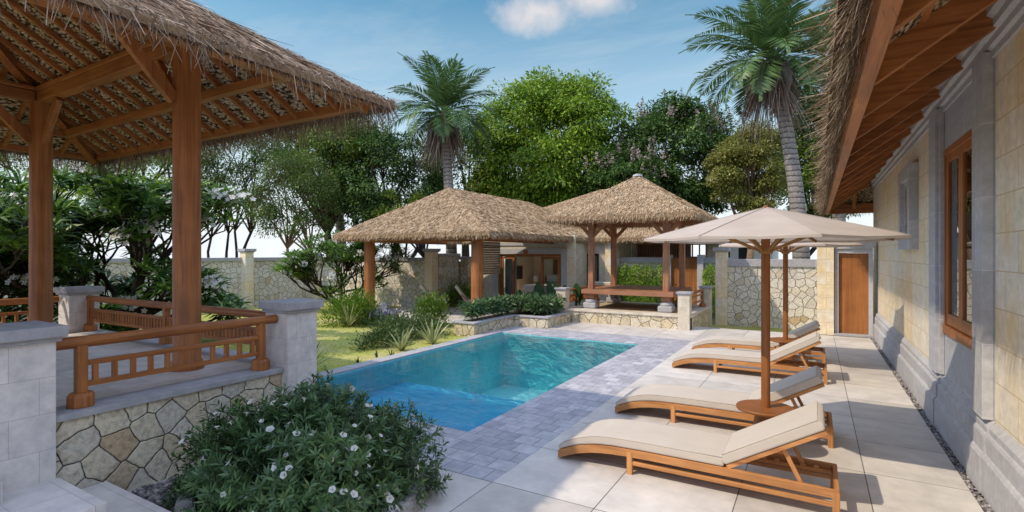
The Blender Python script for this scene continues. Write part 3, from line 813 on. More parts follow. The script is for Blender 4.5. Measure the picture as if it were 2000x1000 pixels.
# steps
st = thing('stone_steps', 'broad pale stone steps rising to the gazebo platform at lower left', 'steps', (-4.4, .6, 0))
MB().box(-4.96, -4.74, -2, 1.29, 0, .452).build('step', M['floor_near'], st, bevel=.004)
MB().box(-4.98, -4.18, -2.3, 1.665, 0, .302).build('step', M['floor_near'], st, bevel=.004)
MB().box(-4.983, -3.72, -2.6, 1.98, -.01, .152).build('step', M['floor_near'], st, bevel=.004)

# railings
def railing(label, a, b, z0, posts, nb, hr=.047, ends=(.15, .15), zr=(.52, .345, .175), pw=.075, group=None, mat='roofwood'):
    """timber railing along x or y from post a to post b, standing on z0"""
    a = Vector(a); b = Vector(b); d = (b - a).normalized(); ax = 'x' if abs(d.x) > .5 else 'y'
    t = thing('railing', label, 'railing', ((a.x + b.x) / 2, (a.y + b.y) / 2, z0), group)
    p0 = a - d * ends[0]; p1 = b + d * ends[1]
    MB().tube([(p0.x, p0.y, z0 + zr[0]), (p1.x, p1.y, z0 + zr[0])], hr, 16).build('handrail', M[mat + '_' + ax], t, smooth='auto')
    for h in zr[1:]:
        MB().bar((a.x, a.y, z0 + h), (b.x, b.y, z0 + h), .042, .042).build('lower_rail', M[mat + '_' + ax], t, bevel=.006)
    for f in posts:
        p = a.lerp(b, f)
        m = MB().box(p.x - pw / 2, p.x + pw / 2, p.y - pw / 2, p.y + pw / 2, z0 + .1, z0 + zr[0] - .02)
        m.lathe((p.x, p.y, z0), [(.095, 0), (.095, .09), (.075, .115)], 8)
        m.build('post', M[mat + '_z'], t, bevel=.006)
    for i in range(nb):
        p = a.lerp(b, (i + .7) / (nb + .4))
        MB().cbox((p.x, p.y, z0 + (zr[1] + zr[2]) / 2), (.036, .036, zr[1] - zr[2] - .03)).build('baluster', M[mat + '_z'], t)
    return t
railing('long timber railing in front of the gazebo, between the two white stone piers', (-5.12, 1.86, 0), (-5.10, 3.42, 0), .77, (0, 1), 11, ends=(.22, .17))
railing('timber railing with close balusters along the far side of the gazebo platform', (-10.0, 3.76, 0), (-5.4, 3.76, 0), .77, (0, .5, 1), 56, ends=(.12, .1))
railing('short timber railing at the far left edge of the gazebo platform', (-10.3, -.6, 0), (-10.3, 3.2, 0), .77, (0, 1), 26, ends=(.1, .25))

# ------------------------------------------------------------------ sun loungers
def make_lounger():
    t = thing('sun_lounger', 'x', 'sun lounger', (0, 0, 0), 'taupe cushioned timber sun loungers beside the pool')
    top = [(0, .085), (.06, .112), (.13, .140), (.22, .170), (.32, .194), (.42, .210), (.55, .220), (.70, .224), (.9, .226), (1.2, .226), (1.5, .226), (1.9, .222), (2.33, .216)]
    bot = [(0.0, .008), (.06, .035), (.13, .062), (.22, .093), (.32, .118), (.42, .135), (.55, .148), (.70, .155), (.9, .158), (1.2, .158), (1.5, .158), (1.9, .156), (2.33, .152)]
    for y0 in (0, .565):
        MB().strip_y(top, bot, y0, y0 + .035).build('side_rail', M['teak_x'], t, bevel=.004)
    for y0 in (.004, .566):
        MB().box(.72, 2.3, y0, y0 + .03, .085, .120).build('stretcher', M['teak_x'], t, bevel=.003)
    for x in (.69, 2.283):
        for y0 in (-.003, .562):
            MB().box(x, x + .05, y0, y0 + .041, 0, .2).build('leg', M['teak_z'], t, bevel=.003)
    for bx_ in ((2.296, 2.33, .036, .564, .15, .213), (0.004, .03, .036, .564, .015, .082), (1.5, 1.54, .036, .564, .165, .215)):
        MB().box(*bx_).build('cross_rail', M['teak_y'], t, bevel=.003)
    sl_ = MB()
    for i in range(13):
        x = .09 + i * .11
        z = np.interp(x, [p[0] for p in top], [p[1] for p in top])
        sl_.box(x, x + .07, .037, .563, z - .022, z - .005)
    sl_.build('slats', M['teak_y'], t)
    for y0 in (.06, .51):
        k = MB().box(1.6, 2.29, y0, y0 + .03, .15, .178)
        for i in range(6): k.box(1.66 + i * .1, 1.70 + i * .1, y0, y0 + .03, .1785, .2)
        k.build('notched_rack', M['teak_x'], t)
    # seat cushion: follows the rail, soft edges
    ct = [(x + (0 if i else .004), z + .004) for i, (x, z) in enumerate(top) if x <= 1.5]
    ct[-1] = (1.515, ct[-1][1])
    cu = [(x, z + (.045 if i == 0 else .058) + .022 * math.sin(min(1, x / .45) * PI / 2)) for i, (x, z) in enumerate(ct)]
    MB().strip_y(cu, ct, .004, .596).build('seat_cushion', M['cushion'], t, bevel=.016)
    def pipe(pts, par):
        MB().tube(pts, .0055, 5, False).build('piping', M['piping'], par, smooth=True)
    tops = [(x + (.006 if i == 0 else 0), z - .004) for i, (x, z) in enumerate(cu)]
    sc_ = [o for o in t.children if o.name.startswith('seat_cushion')][0]
    pipe([(x, .008, z) for x, z in tops] + [(x, .592, z) for x, z in reversed(tops)] + [(tops[0][0], .008, tops[0][1])], sc_)
    # backrest
    h = Vector((1.53, 0, .245)); d = Vector((.71, 0, .41)).normalized(); nn = Vector((-d.z, 0, d.x)); Lb = .82
    for y0 in (.015, .55):
        p = [h, h + d * Lb, h + d * Lb - nn * .035, h - nn * .035]
        MB().prism_y([(v.x, v.z) for v in p], y0, y0 + .035).build('back_rail', M['teak_x'], t, bevel=.003)
    bs = MB()
    for i in range(7):
        a = h + d * (.03 + i * .115)
        p = [a - nn * .022, a + d * .07 - nn * .022, a + d * .07 - nn * .005, a - nn * .005]
        bs.prism_y([(v.x, v.z) for v in p], .051, .549)
    bs.build('back_slats', M['teak_y'], t)
    a = h + nn * .004; q4 = [a + d * .0, a + d * (Lb + .0), a + d * (Lb + .015) + nn * .045, a + d * (Lb - .012) + nn * .088, a + d * .02 + nn * .088, a + d * -.018 + nn * .04]
    MB().prism_y([(v.x, v.z) for v in q4], .004, .596).build('back_cushion', M['cushion'], t, bevel=.014)
    bc_ = [o for o in t.children if o.name.startswith('back_cushion')][0]
    a0, a1 = q4[4], q4[3]
    a0 = a0 - nn * .004; a1 = a1 - nn * .004
    pipe([(a0.x, .008, a0.z), (a1.x, .008, a1.z), (a1.x, .592, a1.z), (a0.x, .592, a0.z), (a0.x, .008, a0.z)], bc_)
    for y0 in (.055, .52):
        MB().bar((1.95, y0 + .012, .455), (2.08, y0 + .012, .19), .024, .032, (1, 0, 0)).build('prop', M['teak_z'], t)
    return t
L0 = make_lounger()
labs = ['sun lounger nearest to the camera, its raised back clear of the umbrella table', 'second sun lounger from the front, its back behind the near umbrella pole and table',
        'third sun lounger from the front, behind the near umbrella pole', 'farthest sun lounger, beside the far umbrella pole']
for i, y in enumerate((4.6, 6.27, 9.28, 10.95)):
    o = L0 if i == 0 else copy_tree(L0)
    o.location = (-2.17, y, 0); o['label'] = labs[i]

# ------------------------------------------------------------------ umbrellas and tables
def make_umbrella():
    t = thing('parasol', 'x', 'umbrella', (0, 0, 0), 'octagonal taupe parasols over the loungers')
    MB().lathe((0, 0, 0), [(.042, 0), (.042, 2.42), (.02, 2.45)], 18).build('pole', M['pole'], t, smooth='auto')
    Rr, zr, za, ph = 1.2, 2.155, 2.47, .41
    mb = MB(); nseg = 6
    V = []; F = []
    for i in range(nseg + 1):
        f = i / nseg
        for k in range(16):
            ang = ph + k * PI / 8
            rr = Rr * f * (1.0 if k % 2 == 0 else math.cos(PI / 8) * (1 - .012 * f))
            z = za - (za - zr) * (f ** 1.06) - (.012 * f if k % 2 else 0) 
            V.append((rr * math.cos(ang), rr * math.sin(ang), z))
    for i in range(nseg):
        for k in range(16):
            F.append((i * 16 + k, i * 16 + (k + 1) % 16, (i + 1) * 16 + (k + 1) % 16, (i + 1) * 16 + k))
    # short hem
    b = len(V)
    for k in range(16):
        x, y, z = V[nseg * 16 + k]; V.append((x, y, z - .022))
    for k in range(16): F.append((nseg * 16 + k, nseg * 16 + (k + 1) % 16, b + (k + 1) % 16, b + k))
    mb.add(V, F); cnp = mb.build('canopy', M['canopy'], t)
    MB().lathe((0, 0, 2.455), [(.03, 0), (.03, .02), (.012, .035)], 12).build('finial', M['pole'], t, smooth='auto')
    MB().lathe((0, 0, 2.0), [(.058, 0), (.066, .015), (.066, .05), (.05, .06)], 8).build('hub', M['rib'], t, bevel=.003)
    for k in range(8):
        ang = ph + k * PI / 4; c, s_ = math.cos(ang), math.sin(ang)
        r = MB().bar((.04 * c, .04 * s_, za - .05), ((Rr - .01) * c, (Rr - .01) * s_, zr - .012), .018, .026)
        rb = r.build('rib', M['rib'], t)
        sm = MB(); q0 = None
        for j in range(7):
            f_ = j / 6 * .995 + .005; q1 = (Rr * f_ * c, Rr * f_ * s_, za - (za - zr) * f_ ** 1.06 + .003)
            if q0: sm.bar(q0, q1, .014, .003)
            q0 = q1
        sm.build('seam', M['canvas'], cnp)
        fr = .52
        MB().bar((.05 * c, .05 * s_, 2.03), (Rr * fr * c, Rr * fr * s_, za - (za - zr) * fr - .035), .016, .026).build('strut', M['rib'], t)
    return t
U0 = make_umbrella()
def make_table():
    t = thing('side_table', 'x', 'table', (0, 0, 0), 'round tables around the parasol poles')
    MB().lathe((0, 0, .43), [(.27, 0), (.275, .008), (.275, .022), (.268, .03)], 40).build('table_top', M['pole'], t, smooth='auto')
    MB().lathe((0, 0, 0), [(.2, 0), (.2, .04), (.16, .06), (.1, .36), (.13, .429)], 24).build('base', M['pole'], t, smooth='auto')
    return t
T0 = make_table()
for i, (x, y) in enumerate(((-.43, 5.80), (-.46, 10.55))):
    u = U0 if i == 0 else copy_tree(U0); tb = T0 if i == 0 else copy_tree(T0)
    u.location = (x, y, 0); tb.location = (x, y, 0); u.rotation_euler.z = 0 if i == 0 else .12
    u['label'] = ('large taupe parasol nearest to the camera, standing between the first two loungers', 'taupe parasol farther back, partly hidden under the nearer one')[i]
    tb['label'] = ('round timber table around the near parasol pole', 'round timber table around the far parasol pole beside the last lounger')[i]

# ------------------------------------------------------------------ villa on the right
def wall_y(mb, x0, x1, y0, y1, z0, z1, ops):
    """wall along y with rectangular openings (ya,yb,za,zb)"""
    y = y0
    for ya, yb, za, zb_ in sorted(ops):
        if ya > y: mb.box(x0, x1, y, ya, z0, z1)
        if za > z0: mb.box(x0, x1, ya, yb, z0, za)
        if zb_ < z1: mb.box(x0, x1, ya, yb, zb_, z1)
        y = yb
    if y < y1: mb.box(x0, x1, y, y1, z0, z1)
    return mb
def wall_x(mb, x0, x1, y0, y1, z0, z1, ops):
    x = x0
    for xa, xb, za, zb_ in sorted(ops):
        if xa > x: mb.box(x, xa, y0, y1, z0, z1)
        if za > z0: mb.box(xa, xb, y0, y1, z0, za)
        if zb_ < z1: mb.box(xa, xb, y0, y1, zb_, z1)
        x = xb
    if x < x1: mb.box(x, x1, y0, y1, z0, z1)
    return mb

vl = thing('villa', 'long villa of yellow sandstone with thatched eaves along the right side of the deck', 'house', (3, 7, 0))
wall_y(MB(), 1.30, 1.55, -3, 5.78, 0, 4.15, []).build('wall', M['sandstone'], vl)
wall_y(MB(), 1.30, 1.55, 8.15, 16.3, 0, 4.15, [(9.78, 10.42, 2.32, 3.1)]).build('wall', M['sandstone'], vl)
wall_y(MB(), 1.292, 1.55, 5.785, 8.145, 0, 4.14, [(6.22, 7.72, 1.13, 3.2)]).build('window_panel', M['grey_stone'], vl)
for bx_ in ((1.553, 7.0, 16.05, 16.3, 0, 4.1), (6.75, 7.0, -3, 16.047, 0, 4.1), (1.553, 6.747, -3, -2.8, 0, 4.1)): MB().box(*bx_).build('wall', M['sandstone'], vl)
MB().box(1.553, 6.747, -2.797, 16.047, 0.02, .12).build('inner_floor', M['floor_far'], vl)
MB().box(4.2, 4.3, -2.797, 16.047, .122, 4.1).build('inner_wall', M['beige'], vl)
prof = [(1.2, 0), (1.2, .30), (1.215, .325), (1.228, .335), (1.228, .47), (1.238, .49), (1.252, .50), (1.252, .545), (1.285, .585), (1.2985, .60), (1.2985, 0)]
MB().prism_y(prof, -3, 15.12).build('plinth', M['grey_stone'], vl)
for (ya, yb) in ((5.76, 6.12), (7.74, 8.16)):
    MB().prism_y([(x - .014, z * 1.0 + (.004 if z else 0)) for x, z in prof[:-2]] + [(1.29, .604), (1.29, 0)], ya - .03, yb + .03).build('pilaster_base', M['grey_stone'], vl)
for ya, yb in ((5.78, 6.11), (7.75, 8.15)):
    MB().box(1.215, 1.291, ya, yb, .604, 3.70).box(1.25, 1.2905, (yb if ya < 6 else ya - .06) , (yb + .06 if ya < 6 else ya), .604, 3.70).build('pilaster', M['grey_stone'], vl, bevel=.004)
cor = [(1.3, 3.64), (1.275, 3.64), (1.275, 3.70), (1.25, 3.72), (1.25, 3.78), (1.215, 3.80), (1.215, 3.86), (1.175, 3.89), (1.175, 4.02), (1.3, 4.02)]
MB().prism_y([(x - .002, z) for x, z in cor], -3, 16.0).build('cornice', M['grey_smooth'], vl)
# tall two leaf window
def window(x, y0, y1, z0, z1, leaves, par, mat='roofwood', fw=.075, dep=.07):
    m = MB()
    m.box(x, x + dep, y0, y0 + fw, z0, z1).box(x, x + dep, y1 - fw, y1, z0, z1).box(x, x + dep, y0 + fw, y1 - fw, z1 - fw, z1).box(x - .012, x + dep, y0, y1, z0 - .05, z0 + fw * .6)
    f = m.build('window_frame', M[mat + '_z'], par, bevel=.004)
    n = leaves; ww = (y1 - y0 - 2 * fw) / n
    for i in range(n):
        a = y0 + fw + i * ww; b = a + ww
        s = .085
        k = MB().box(x + .012, x + .055, a + .002, a + s, z0 + .06, z1 - fw).box(x + .012, x + .055, b - s, b - .002, z0 + .06, z1 - fw)
        k.box(x + .0125, x + .0545, a + s, b - s, z1 - fw - s, z1 - fw).box(x + .0125, x + .0545, a + s, b - s, z0 + .06, z0 + .06 + s * 1.5)
        sh = k.build('sash', M[mat + '_z'], f, bevel=.003)
        if True:
            g_ = MB().box(x + .03, x + .036, a + s, b - s, z0 + .06 + s, z1 - fw - s)
            g_.build('pane', M['glassdark'], f)
    return f
window(1.285, 6.225, 7.715, 1.14, 3.195, 2, vl)
# small deep framed window
m = MB()
m.box(1.19, 1.2995, 9.50, 9.72, 2.07, 3.34).box(1.19, 1.2995, 10.48, 10.70, 2.07, 3.34).box(1.191, 1.2995, 9.72, 10.48, 2.07, 2.27).box(1.191, 1.2995, 9.72, 10.48, 3.14, 3.34)
m.box(1.25, 1.2995, 9.72, 9.78, 2.27, 3.14).box(1.25, 1.2995, 10.42, 10.48, 2.27, 3.14).box(1.251, 1.2995, 9.78, 10.42, 2.27, 2.32).box(1.251, 1.2995, 9.78, 10.42, 3.09, 3.14)
m.build('window_surround', M['grey_stone'], vl, bevel=.004)
window(1.33, 9.78, 10.42, 2.36, 3.1, 1, vl, fw=.05)
# roof
VX0, VX1, VY0, VY1, VZ, VS = .10, 7.9, -4.5, 17.1, 3.36, .68
vr = (VX1 - VX0) / 2
sv = slopes_hip(VX0, VX1, VY0, VY1, VZ, (4.0, VY0 + vr, VZ + VS * vr), (4.0, VY1 - vr, VZ + VS * vr))
rv = roof_mb(sv, .10).build('roof', M['thatch_base'], vl, flip=False)
sv_in = slopes_hip(VX0 + .1, VX1 - .1, VY0 + .1, VY1 - .1, VZ + .068, (4.0, VY0 + vr, VZ + VS * vr), (4.0, VY1 - vr, VZ + VS * vr))
under_mb(sv_in, .14).build('roof_lining', M['under'], rv, flip=False)
thatch_layer('thatch', [sv[3], sv[2]], 60, .45, .04, M['fringe_brown'], rv, (.0, .07), .2, .04)
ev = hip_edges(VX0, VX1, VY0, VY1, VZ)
fringe('thatch_fringe', [((VX0 + .06, 17.1, VZ), (VX0 + .06, 0.5, VZ), (-1, 0, 0)), ev[2]], 900, .20, .007, M['fringe_brown'], rv, .35, .85, (-.16, .08), .4)
fringe('thatch_fringe', [((VX0 + .06, 17.1, VZ), (VX0 + .06, 0.5, VZ), (-1, 0, 0))], 90, .30, .008, M['fringe_brown'], rv, .5, .4, (-.04, .10), .8)
# eave board, slightly canted outward
k = [(.245, 3.085), (.33, 3.085), (.30, 3.40), (.205, 3.40)]
MB().prism_y(k, -4.3, 16.9).build('eave_beam', M['roofwood_y'], vl, bevel=.006)
MB().box(.335, 7.6, 16.78, 16.88, 3.1, 3.36).build('eave_beam', M['roofwood_x'], vl, bevel=.006)
def vz(x): return VZ + VS * (x - VX0) - .15
for i in range(17):
    y = .35 + i * 1.03
    if y > 15.9: continue
    MB().bar((.32, y, vz(.32) - .09), (1.5, y, vz(1.5) - .09), .085, .17).build('rafter', M['roofwood_x'], vl, bevel=.004)
for i in range(5):
    x = .9 + i * .8
    MB().bar((x, 16.76, vz(.34) - .09), (x, 15.9, vz(1.2) - .09), .085, .17).build('rafter', M['roofwood_y'], vl)
MB().bar((.3, 16.85, vz(.3) - .09), (1.6, 15.55, vz(1.6) - .09), .11, .18).build('hip_rafter', M['roofwood_x'], vl)
for x in (.62, .95):
    MB().box(x - .03, x + .03, -4, 16, vz(x) + .0, vz(x) + .03).build('batten', M['roofwood_y'], vl)

# garden door beside the villa
gd = thing('garden_door', 'plain orange timber door in a grey stone frame at the end of the deck', 'door', (.8, 15.2, 0))
MB().box(.41, .50, 15.05, 15.45, 0, 2.02).box(1.11, 1.197, 15.05, 15.45, 0, 2.02).box(.41, 1.197, 15.05, 15.45, 2.022, 2.12).build('door_frame', M['grey_smooth'], gd, bevel=.006)
MB().box(.40, 1.197, 15.0, 15.5, 2.123, 2.3).build('lintel', M['grey_smooth'], gd, bevel=.01)
MB().box(.503, 1.107, 15.14, 15.19, .06, 2.018).build('door_leaf', M['doorwood'], gd)
MB().box(.40, 1.2, 14.93, 15.5, 0.001, .055).build('threshold', M['slate_cap'], gd, bevel=.006)
t = thing('sandstone_pilaster', 'yellow sandstone pilaster left of the orange garden door', 'pilaster', (.22, 15.1, 0))
MB().box(.045, .398, 14.95, 15.5, 0, 2.24).build('shaft', M['sandstone'], t, bevel=.004)
MB().box(.03, .398, 14.92, 15.5, 2.243, 2.30).build('cap', M['slate_cap'], t, bevel=.004)

# ------------------------------------------------------------------ perimeter walls
def gwall(label, x0, x1, y0, y1, zt, caph=.12, z0=-.32, mat='stone_wall', over=.05):
    t = thing('garden_wall', label, 'garden wall', ((x0 + x1) / 2, (y0 + y1) / 2, z0))
    MB().box(x0, x1, y0, y1, z0, zt - caph).build('stone_face', M[mat], t)
    MB().box(x0 - over, x1 + over, y0 - over, y1 + over, zt - caph + .0005, zt).build('coping', M['slate_cap'], t, bevel=.01)
    return t
gwall('crazy paved garden wall behind the parasols, between two pilasters at right', -2.40, .25, 17.6, 17.9, 1.84, .23)
gwall('return garden wall beside the orange door', .06, .30, 15.55, 17.58, 1.83, .23)
gwall('cream garden wall with hedges before it, behind the small gazebo', -6.9, -4.88, 20.0, 20.25, 1.87, .22, mat='pier_far')
gwall('short cream garden wall right of the brown gate', -3.5, -2.6, 20.0, 20.25, 1.87, .22, mat='pier_far')
gwall('long crazy paved garden wall along the left side of the lawn', -19.35, -19.0, -8, 15.4, 1.86, .14)
gwall('crazy paved garden wall along the back of the lawn behind the plumeria', -18.95, -12.72, 15.4, 15.7, 1.86, .14)
gwall('short higher garden wall behind the timber garden chairs', -12.62, -12.34, 15.62, 16.9, 2.02, .12)
gwall('garden wall seen through the guesthouse porch beside its front pillar', -12.3, -11.95, 16.95, 17.25, 1.9, .13)
gwall('garden wall closing the porch behind the garden chairs', -18.9, -12.4, 17.0, 17.3, 1.7, .13)
def wpil(label, x, y, w=.34, zt=2.2, group=None):
    return pier(label, x - w / 2, x + w / 2, y - w / 2, y + w / 2, -.32, zt, group, 'sandstone', .07, 'wall_pilaster', .1)
wpil('wall pilaster beside the brown gate, behind the right rail of the small gazebo', -2.56, 17.6)
wpil('tall wall pilaster seen through the guesthouse porch between its pillars', -12.5, 15.36, .36)
wpil('wall pilaster on the left garden wall, between gazebo column and plumeria', -18.9, 12.1)
wpil('wall pilaster in the corner of the lawn behind the plumeria', -18.85, 15.3, .3, 2.0)
wpil('wall pilaster on the left garden wall, behind the large plumeria', -18.9, 6.6)
t = thing('garden_gate', 'brown timber double gate between grey posts behind the small gazebo', 'gate', (-4.2, 20.0, -.3))
for a, b in ((-4.87, -4.69), (-3.74, -3.52)):
    MB().box(a, b, 19.85, 20.25, -.31, 1.97).build('gate_post', M['grey_smooth'], t, bevel=.01)
for a, b in ((-4.687, -4.216), (-4.214, -3.743)):
    m = MB()
    for i in range(5):
        x = a + (b - a) * i / 5; m.box(x + .003, x + (b - a) / 5 - .003, 19.98, 20.02, -.25, 1.84)
    m.build('gate_leaf', M['doorwood'], t)

# ------------------------------------------------------------------ guesthouse
gh = thing('guesthouse', 'thatched guesthouse with open porch pillars and a bedroom, behind the pool', 'house', (-9.5, 17, -.05))
ra_ = slopes_hip(-14.12, -7.8, 12.1, 23, 2.63, (-11.05, 14.5, 4.30), (-11.05, 20.5, 4.30))
rb_ = slopes_hip(-15.3, -2.95, 19.25, 25.4, 2.62, (-8.4, 22.3, 4.9), (-5.9, 22.3, 4.9))
for sl_, nm, e in ((ra_, 'roof', (-14.12, -7.8, 12.1, 23)), (rb_, 'roof', (-15.3, -2.95, 19.25, 25.4))):
    full_ = sl_
    if sl_ is ra_:
        e0, e1, r0, r1 = sl_[3]
        def at_y(p, q_, y): f_ = (y - p[1]) / (q_[1] - p[1]); return p + (q_ - p) * f_
        sl_ = sl_[:3] + [(e0, at_y(e0, e1, 19.2), r0, at_y(r0, r1, 19.2)), (at_y(e0, e1, 16.5), e1, at_y(r0, r1, 16.5), r1)]  # unseen gap added in the left slope to let sun into the bedroom
    r_ = roof_mb(sl_, .12).build('roof', M['thatch_base'], gh, flip=False)
    under_mb(sl_, .13).build('roof_lining', M['under'], r_, flip=False)
    vis = [sl_[0], sl_[1]] + ([sl_[3]] if full_ is rb_ else [])
    thatch_layer('thatch', vis, 1300, .12, .022, M['thatch_far'], r_, (.0, .018), .2, .06, .07)
    he = hip_edges(*e, 2.63)
    fringe('thatch_fringe', he[:2] + ([he[3]] if full_ is ra_ else []), 330, .15, .018, M['thatch_far'], r_, .22, .85, (-.09, .03), .3)
# hip and ridge ropes of straw
for x, lab in ((-13.1, ''), (-8.68, '')):
    MB().lathe((x, 12.8, -.05), [(.2, 0), (.2, .05), (.185, .1), (.18, 2.5)], 24).build('pillar', M['roofwood_z'], gh, smooth='auto')
MB().box(-13.3, -8.48, 12.7, 12.9, 2.38, 2.53).build('beam', M['roofwood_x'], gh, bevel=.01)
MB().box(-8.78, -8.58, 12.903, 17.9, 2.383, 2.527).build('beam', M['roofwood_y'], gh, bevel=.01)
MB().box(-13.2, -13.0, 12.903, 17.0, 2.383, 2.527).build('beam', M['roofwood_y'], gh, bevel=.01)
# eave boards
MB().box(-13.95, -7.95, 12.25, 12.31, 2.42, 2.56).build('eave_board', M['roofwood_x'], gh)
MB().box(-8.0, -7.94, 12.313, 19.2, 2.42, 2.56).build('eave_board', M['roofwood_y'], gh)
# facade
wall_x(MB(), -11.9, -7.95, 18.0, 18.25, -.05, 2.75, [(-11.13, -8.33, -.05, 2.0)]).build('wall', M['pier_far'], gh)
MB().box(-8.15, -7.951, 18.253, 19.6, -.05, 2.75).build('wall', M['pier_far'], gh)
wall_x(MB(), -8.7, -6.7, 19.6, 19.8, -.05, 2.75, [(-8.14, -7.44, .1, 2.02)]).build('wall', M['pier_far'], gh)
MB().box(-8.08, -7.74, 17.9, 17.998, -.05, 2.7).build('pilaster', M['sandstone'], gh, bevel=.004)
MB().box(-7.13, -6.69, 19.45, 19.598, -.05, 2.7).build('pilaster', M['sandstone'], gh, bevel=.004)
MB().box(-11.42, -11.133, 17.93, 17.999, -.05, 2.22).box(-8.327, -8.10, 17.93, 17.999, -.05, 2.22).box(-11.133, -8.327, 17.93, 17.999, 2.002, 2.22).build('door_surround', M['grey_smooth'], gh)
MB().box(-11.9, -8.1, 17.95, 17.9985, 2.34, 2.44).build('cornice', M['grey_smooth'], gh)
f = MB().box(-11.13, -11.05, 18.0, 18.12, -.04, 1.998).box(-8.41, -8.33, 18.0, 18.12, -.04, 1.998).box(-11.05, -8.41, 18.0, 18.12, 1.90, 1.998).build('door_frame', M['roofwood_z'], gh)
def sash_x(xa, xb, y, z0, z1, s, par, mat, gl='glass'):
    k = MB().box(xa, xa + s, y, y + .05, z0, z1).box(xb - s, xb, y, y + .05, z0, z1).box(xa + s, xb - s, y, y + .05, z0, z0 + s).box(xa + s, xb - s, y, y + .05, z1 - s, z1)
    o = k.build('sliding_door' if z1 - z0 > 1.5 else 'sash', mat, par)
    MB().box(xa + s, xb - s, y + .02, y + .028, z0 + s, z1 - s).build('pane', M[gl], o)
sash_x(-11.04, -10.42, 18.03, -.03, 1.895, .09, gh, M['roofwood_z'])
sash_x(-9.22, -8.42, 18.03, -.03, 1.895, .1, gh, M['roofwood_z'])
MB().box(-9.95, -9.75, 17.9, 17.94, 2.0, 2.16).build('door_block', M['roofwood_z'], gh)
# dark tall window
sash_x(-8.135, -7.445, 19.66, .11, 2.01, .1, gh, M['dark'], 'glassdark')
# wing wall with slatted window
wall_x(MB(), -6.7, -3.25, 21.5, 21.7, -.3, 2.7, [(-6.5, -3.68, 1.78, 2.44)]).build('wall', M['pier_far'], gh)
MB().box(-6.9, -6.7, 19.803, 21.497, -.3, 2.7).build('wall', M['pier_far'], gh)
lat = MB().box(-6.5, -3.68, 21.47, 21.52, 1.76, 1.9).box(-6.5, -3.68, 21.47, 21.52, 2.36, 2.46)
for i in range(32): lat.box(-6.45 + i * .069, -6.418 + i * .069, 21.475, 21.51, 1.9, 2.36)
for x in (-4.25, -3.98, -3.73): lat.box(x, x + .05, 21.472, 21.515, 1.9, 2.36)
lat.build('slatted_window', M['merbau_z'], gh)
MB().box(-6.69, -4.45, 22.3, 22.35, 1.2, 2.7).build('inner_wall', M['dark'], gh)  # near-black panel added: interior shade behind the slats put into its colour
# room shell: hidden openings and a cut-back ceiling added to light the bedroom
wall_x(MB(), -11.9, -8.2, 22.2, 22.4, -.05, 2.75, [(-9.95, -8.45, .05, 2.6)]).build('inner_wall', M['beige'], gh)
wall_y(MB(), -11.9, -11.75, 18.253, 22.197, -.05, 2.75, [(18.3, 20.1, .0, 2.6)]).build('inner_wall', M['beige'], gh)
MB().box(-8.4, -8.2, 18.253, 22.197, -.05, 2.75).build('inner_wall', M['beige'], gh)
MB().box(-9.6, -8.4, 18.253, 22.197, 2.6, 2.7).build('ceiling', M['white'], gh)
MB().box(-11.75, -8.4, 18.253, 22.197, -.05, -.01).build('inner_floor', M['beige'], gh)
MB().box(-10.7, -10.4, 22.15, 22.197, .8, 1.75).build('wall_panel', M['merbau_z'], gh)
# blind between pillars
bl = MB(); 
for i in range(14): bl.box(-8.70, -8.672, 13.12, 14.1, 1.37 + i * .072, 1.37 + i * .072 + .066)
tag(bl.build('rolled_blind', m_tiles('woven blind', .09, .05, (.50, .40, .27), (.33, .25, .15), (.12, .08, .05), .012, vary=.6, bump=.5), None), 'woven straw blind hanging beside the front porch pillar of the guesthouse', 'blind')
# curtain
cm = MB(); n = 40
tp = [(-11.02 + i * .56 / n, 18.3 + .03 * math.sin(i * 1.7)) for i in range(n + 1)]
cm.add([(x, y, 1.95) for x, y in tp] + [(x, y, 0) for x, y in tp], [(i, i + 1, n + 2 + i, n + 1 + i) for i in range(n)])
tag(cm.build('curtain', m_plain('sheer curtain', (.55, .56, .57), (.68, .69, .70), 5, .9, 0), None, smooth=True), 'pale sheer curtain behind the left glass door of the guesthouse', 'curtain')
bd = thing('bed', 'white made bed inside the guesthouse bedroom', 'bed', (-9.9, 20.6, 0))
MB().box(-10.75, -9.0, 19.5, 21.7, 0, .35).build('bed_base', M['merbau_x'], bd)
MB().box(-10.87, -9.03, 19.47, 21.7, .352, .66).build('mattress', M['linen'], bd, bevel=.06)
MB().box(-10.9, -9.0, 21.72, 21.8, 0, 1.0).build('headboard', M['merbau_x'], bd)
for x in (-10.3, -9.45):
    p = MB().box(x - .36, x + .36, 21.35, 21.6, .67, 1.05).build('pillow', M['linen'], bd, bevel=.09)
ns = thing('bedside_table', 'small dark bedside table left of the guesthouse bed', 'table', (-11.25, 21.5, 0))
MB().box(-11.45, -11.05, 21.3, 21.7, .05, .5).build('cabinet', M['merbau_x'], ns); MB().box(-11.47, -11.03, 21.28, 21.72, .502, .54).build('table_top', M['merbau_x'], ns)
lp = thing('table_lamp', 'table lamp with pale shade beside the guesthouse bed', 'lamp', (-11.25, 21.5, .54))
MB().lathe((-11.25, 21.5, .54), [(.08, 0), (.03, .03), (.03, .2)], 12).build('lamp_base', M['merbau_z'], lp); MB().lathe((-11.25, 21.5, .72), [(.15, 0), (.13, .28)], 16).build('lamp_shade', M['linen'], lp)
tv = MB().box(-11.745, -11.70, 20.2, 21.0, .85, 1.45); tag(tv.build('television', M['dark'], None), 'dark flat television on the left bedroom wall', 'television')

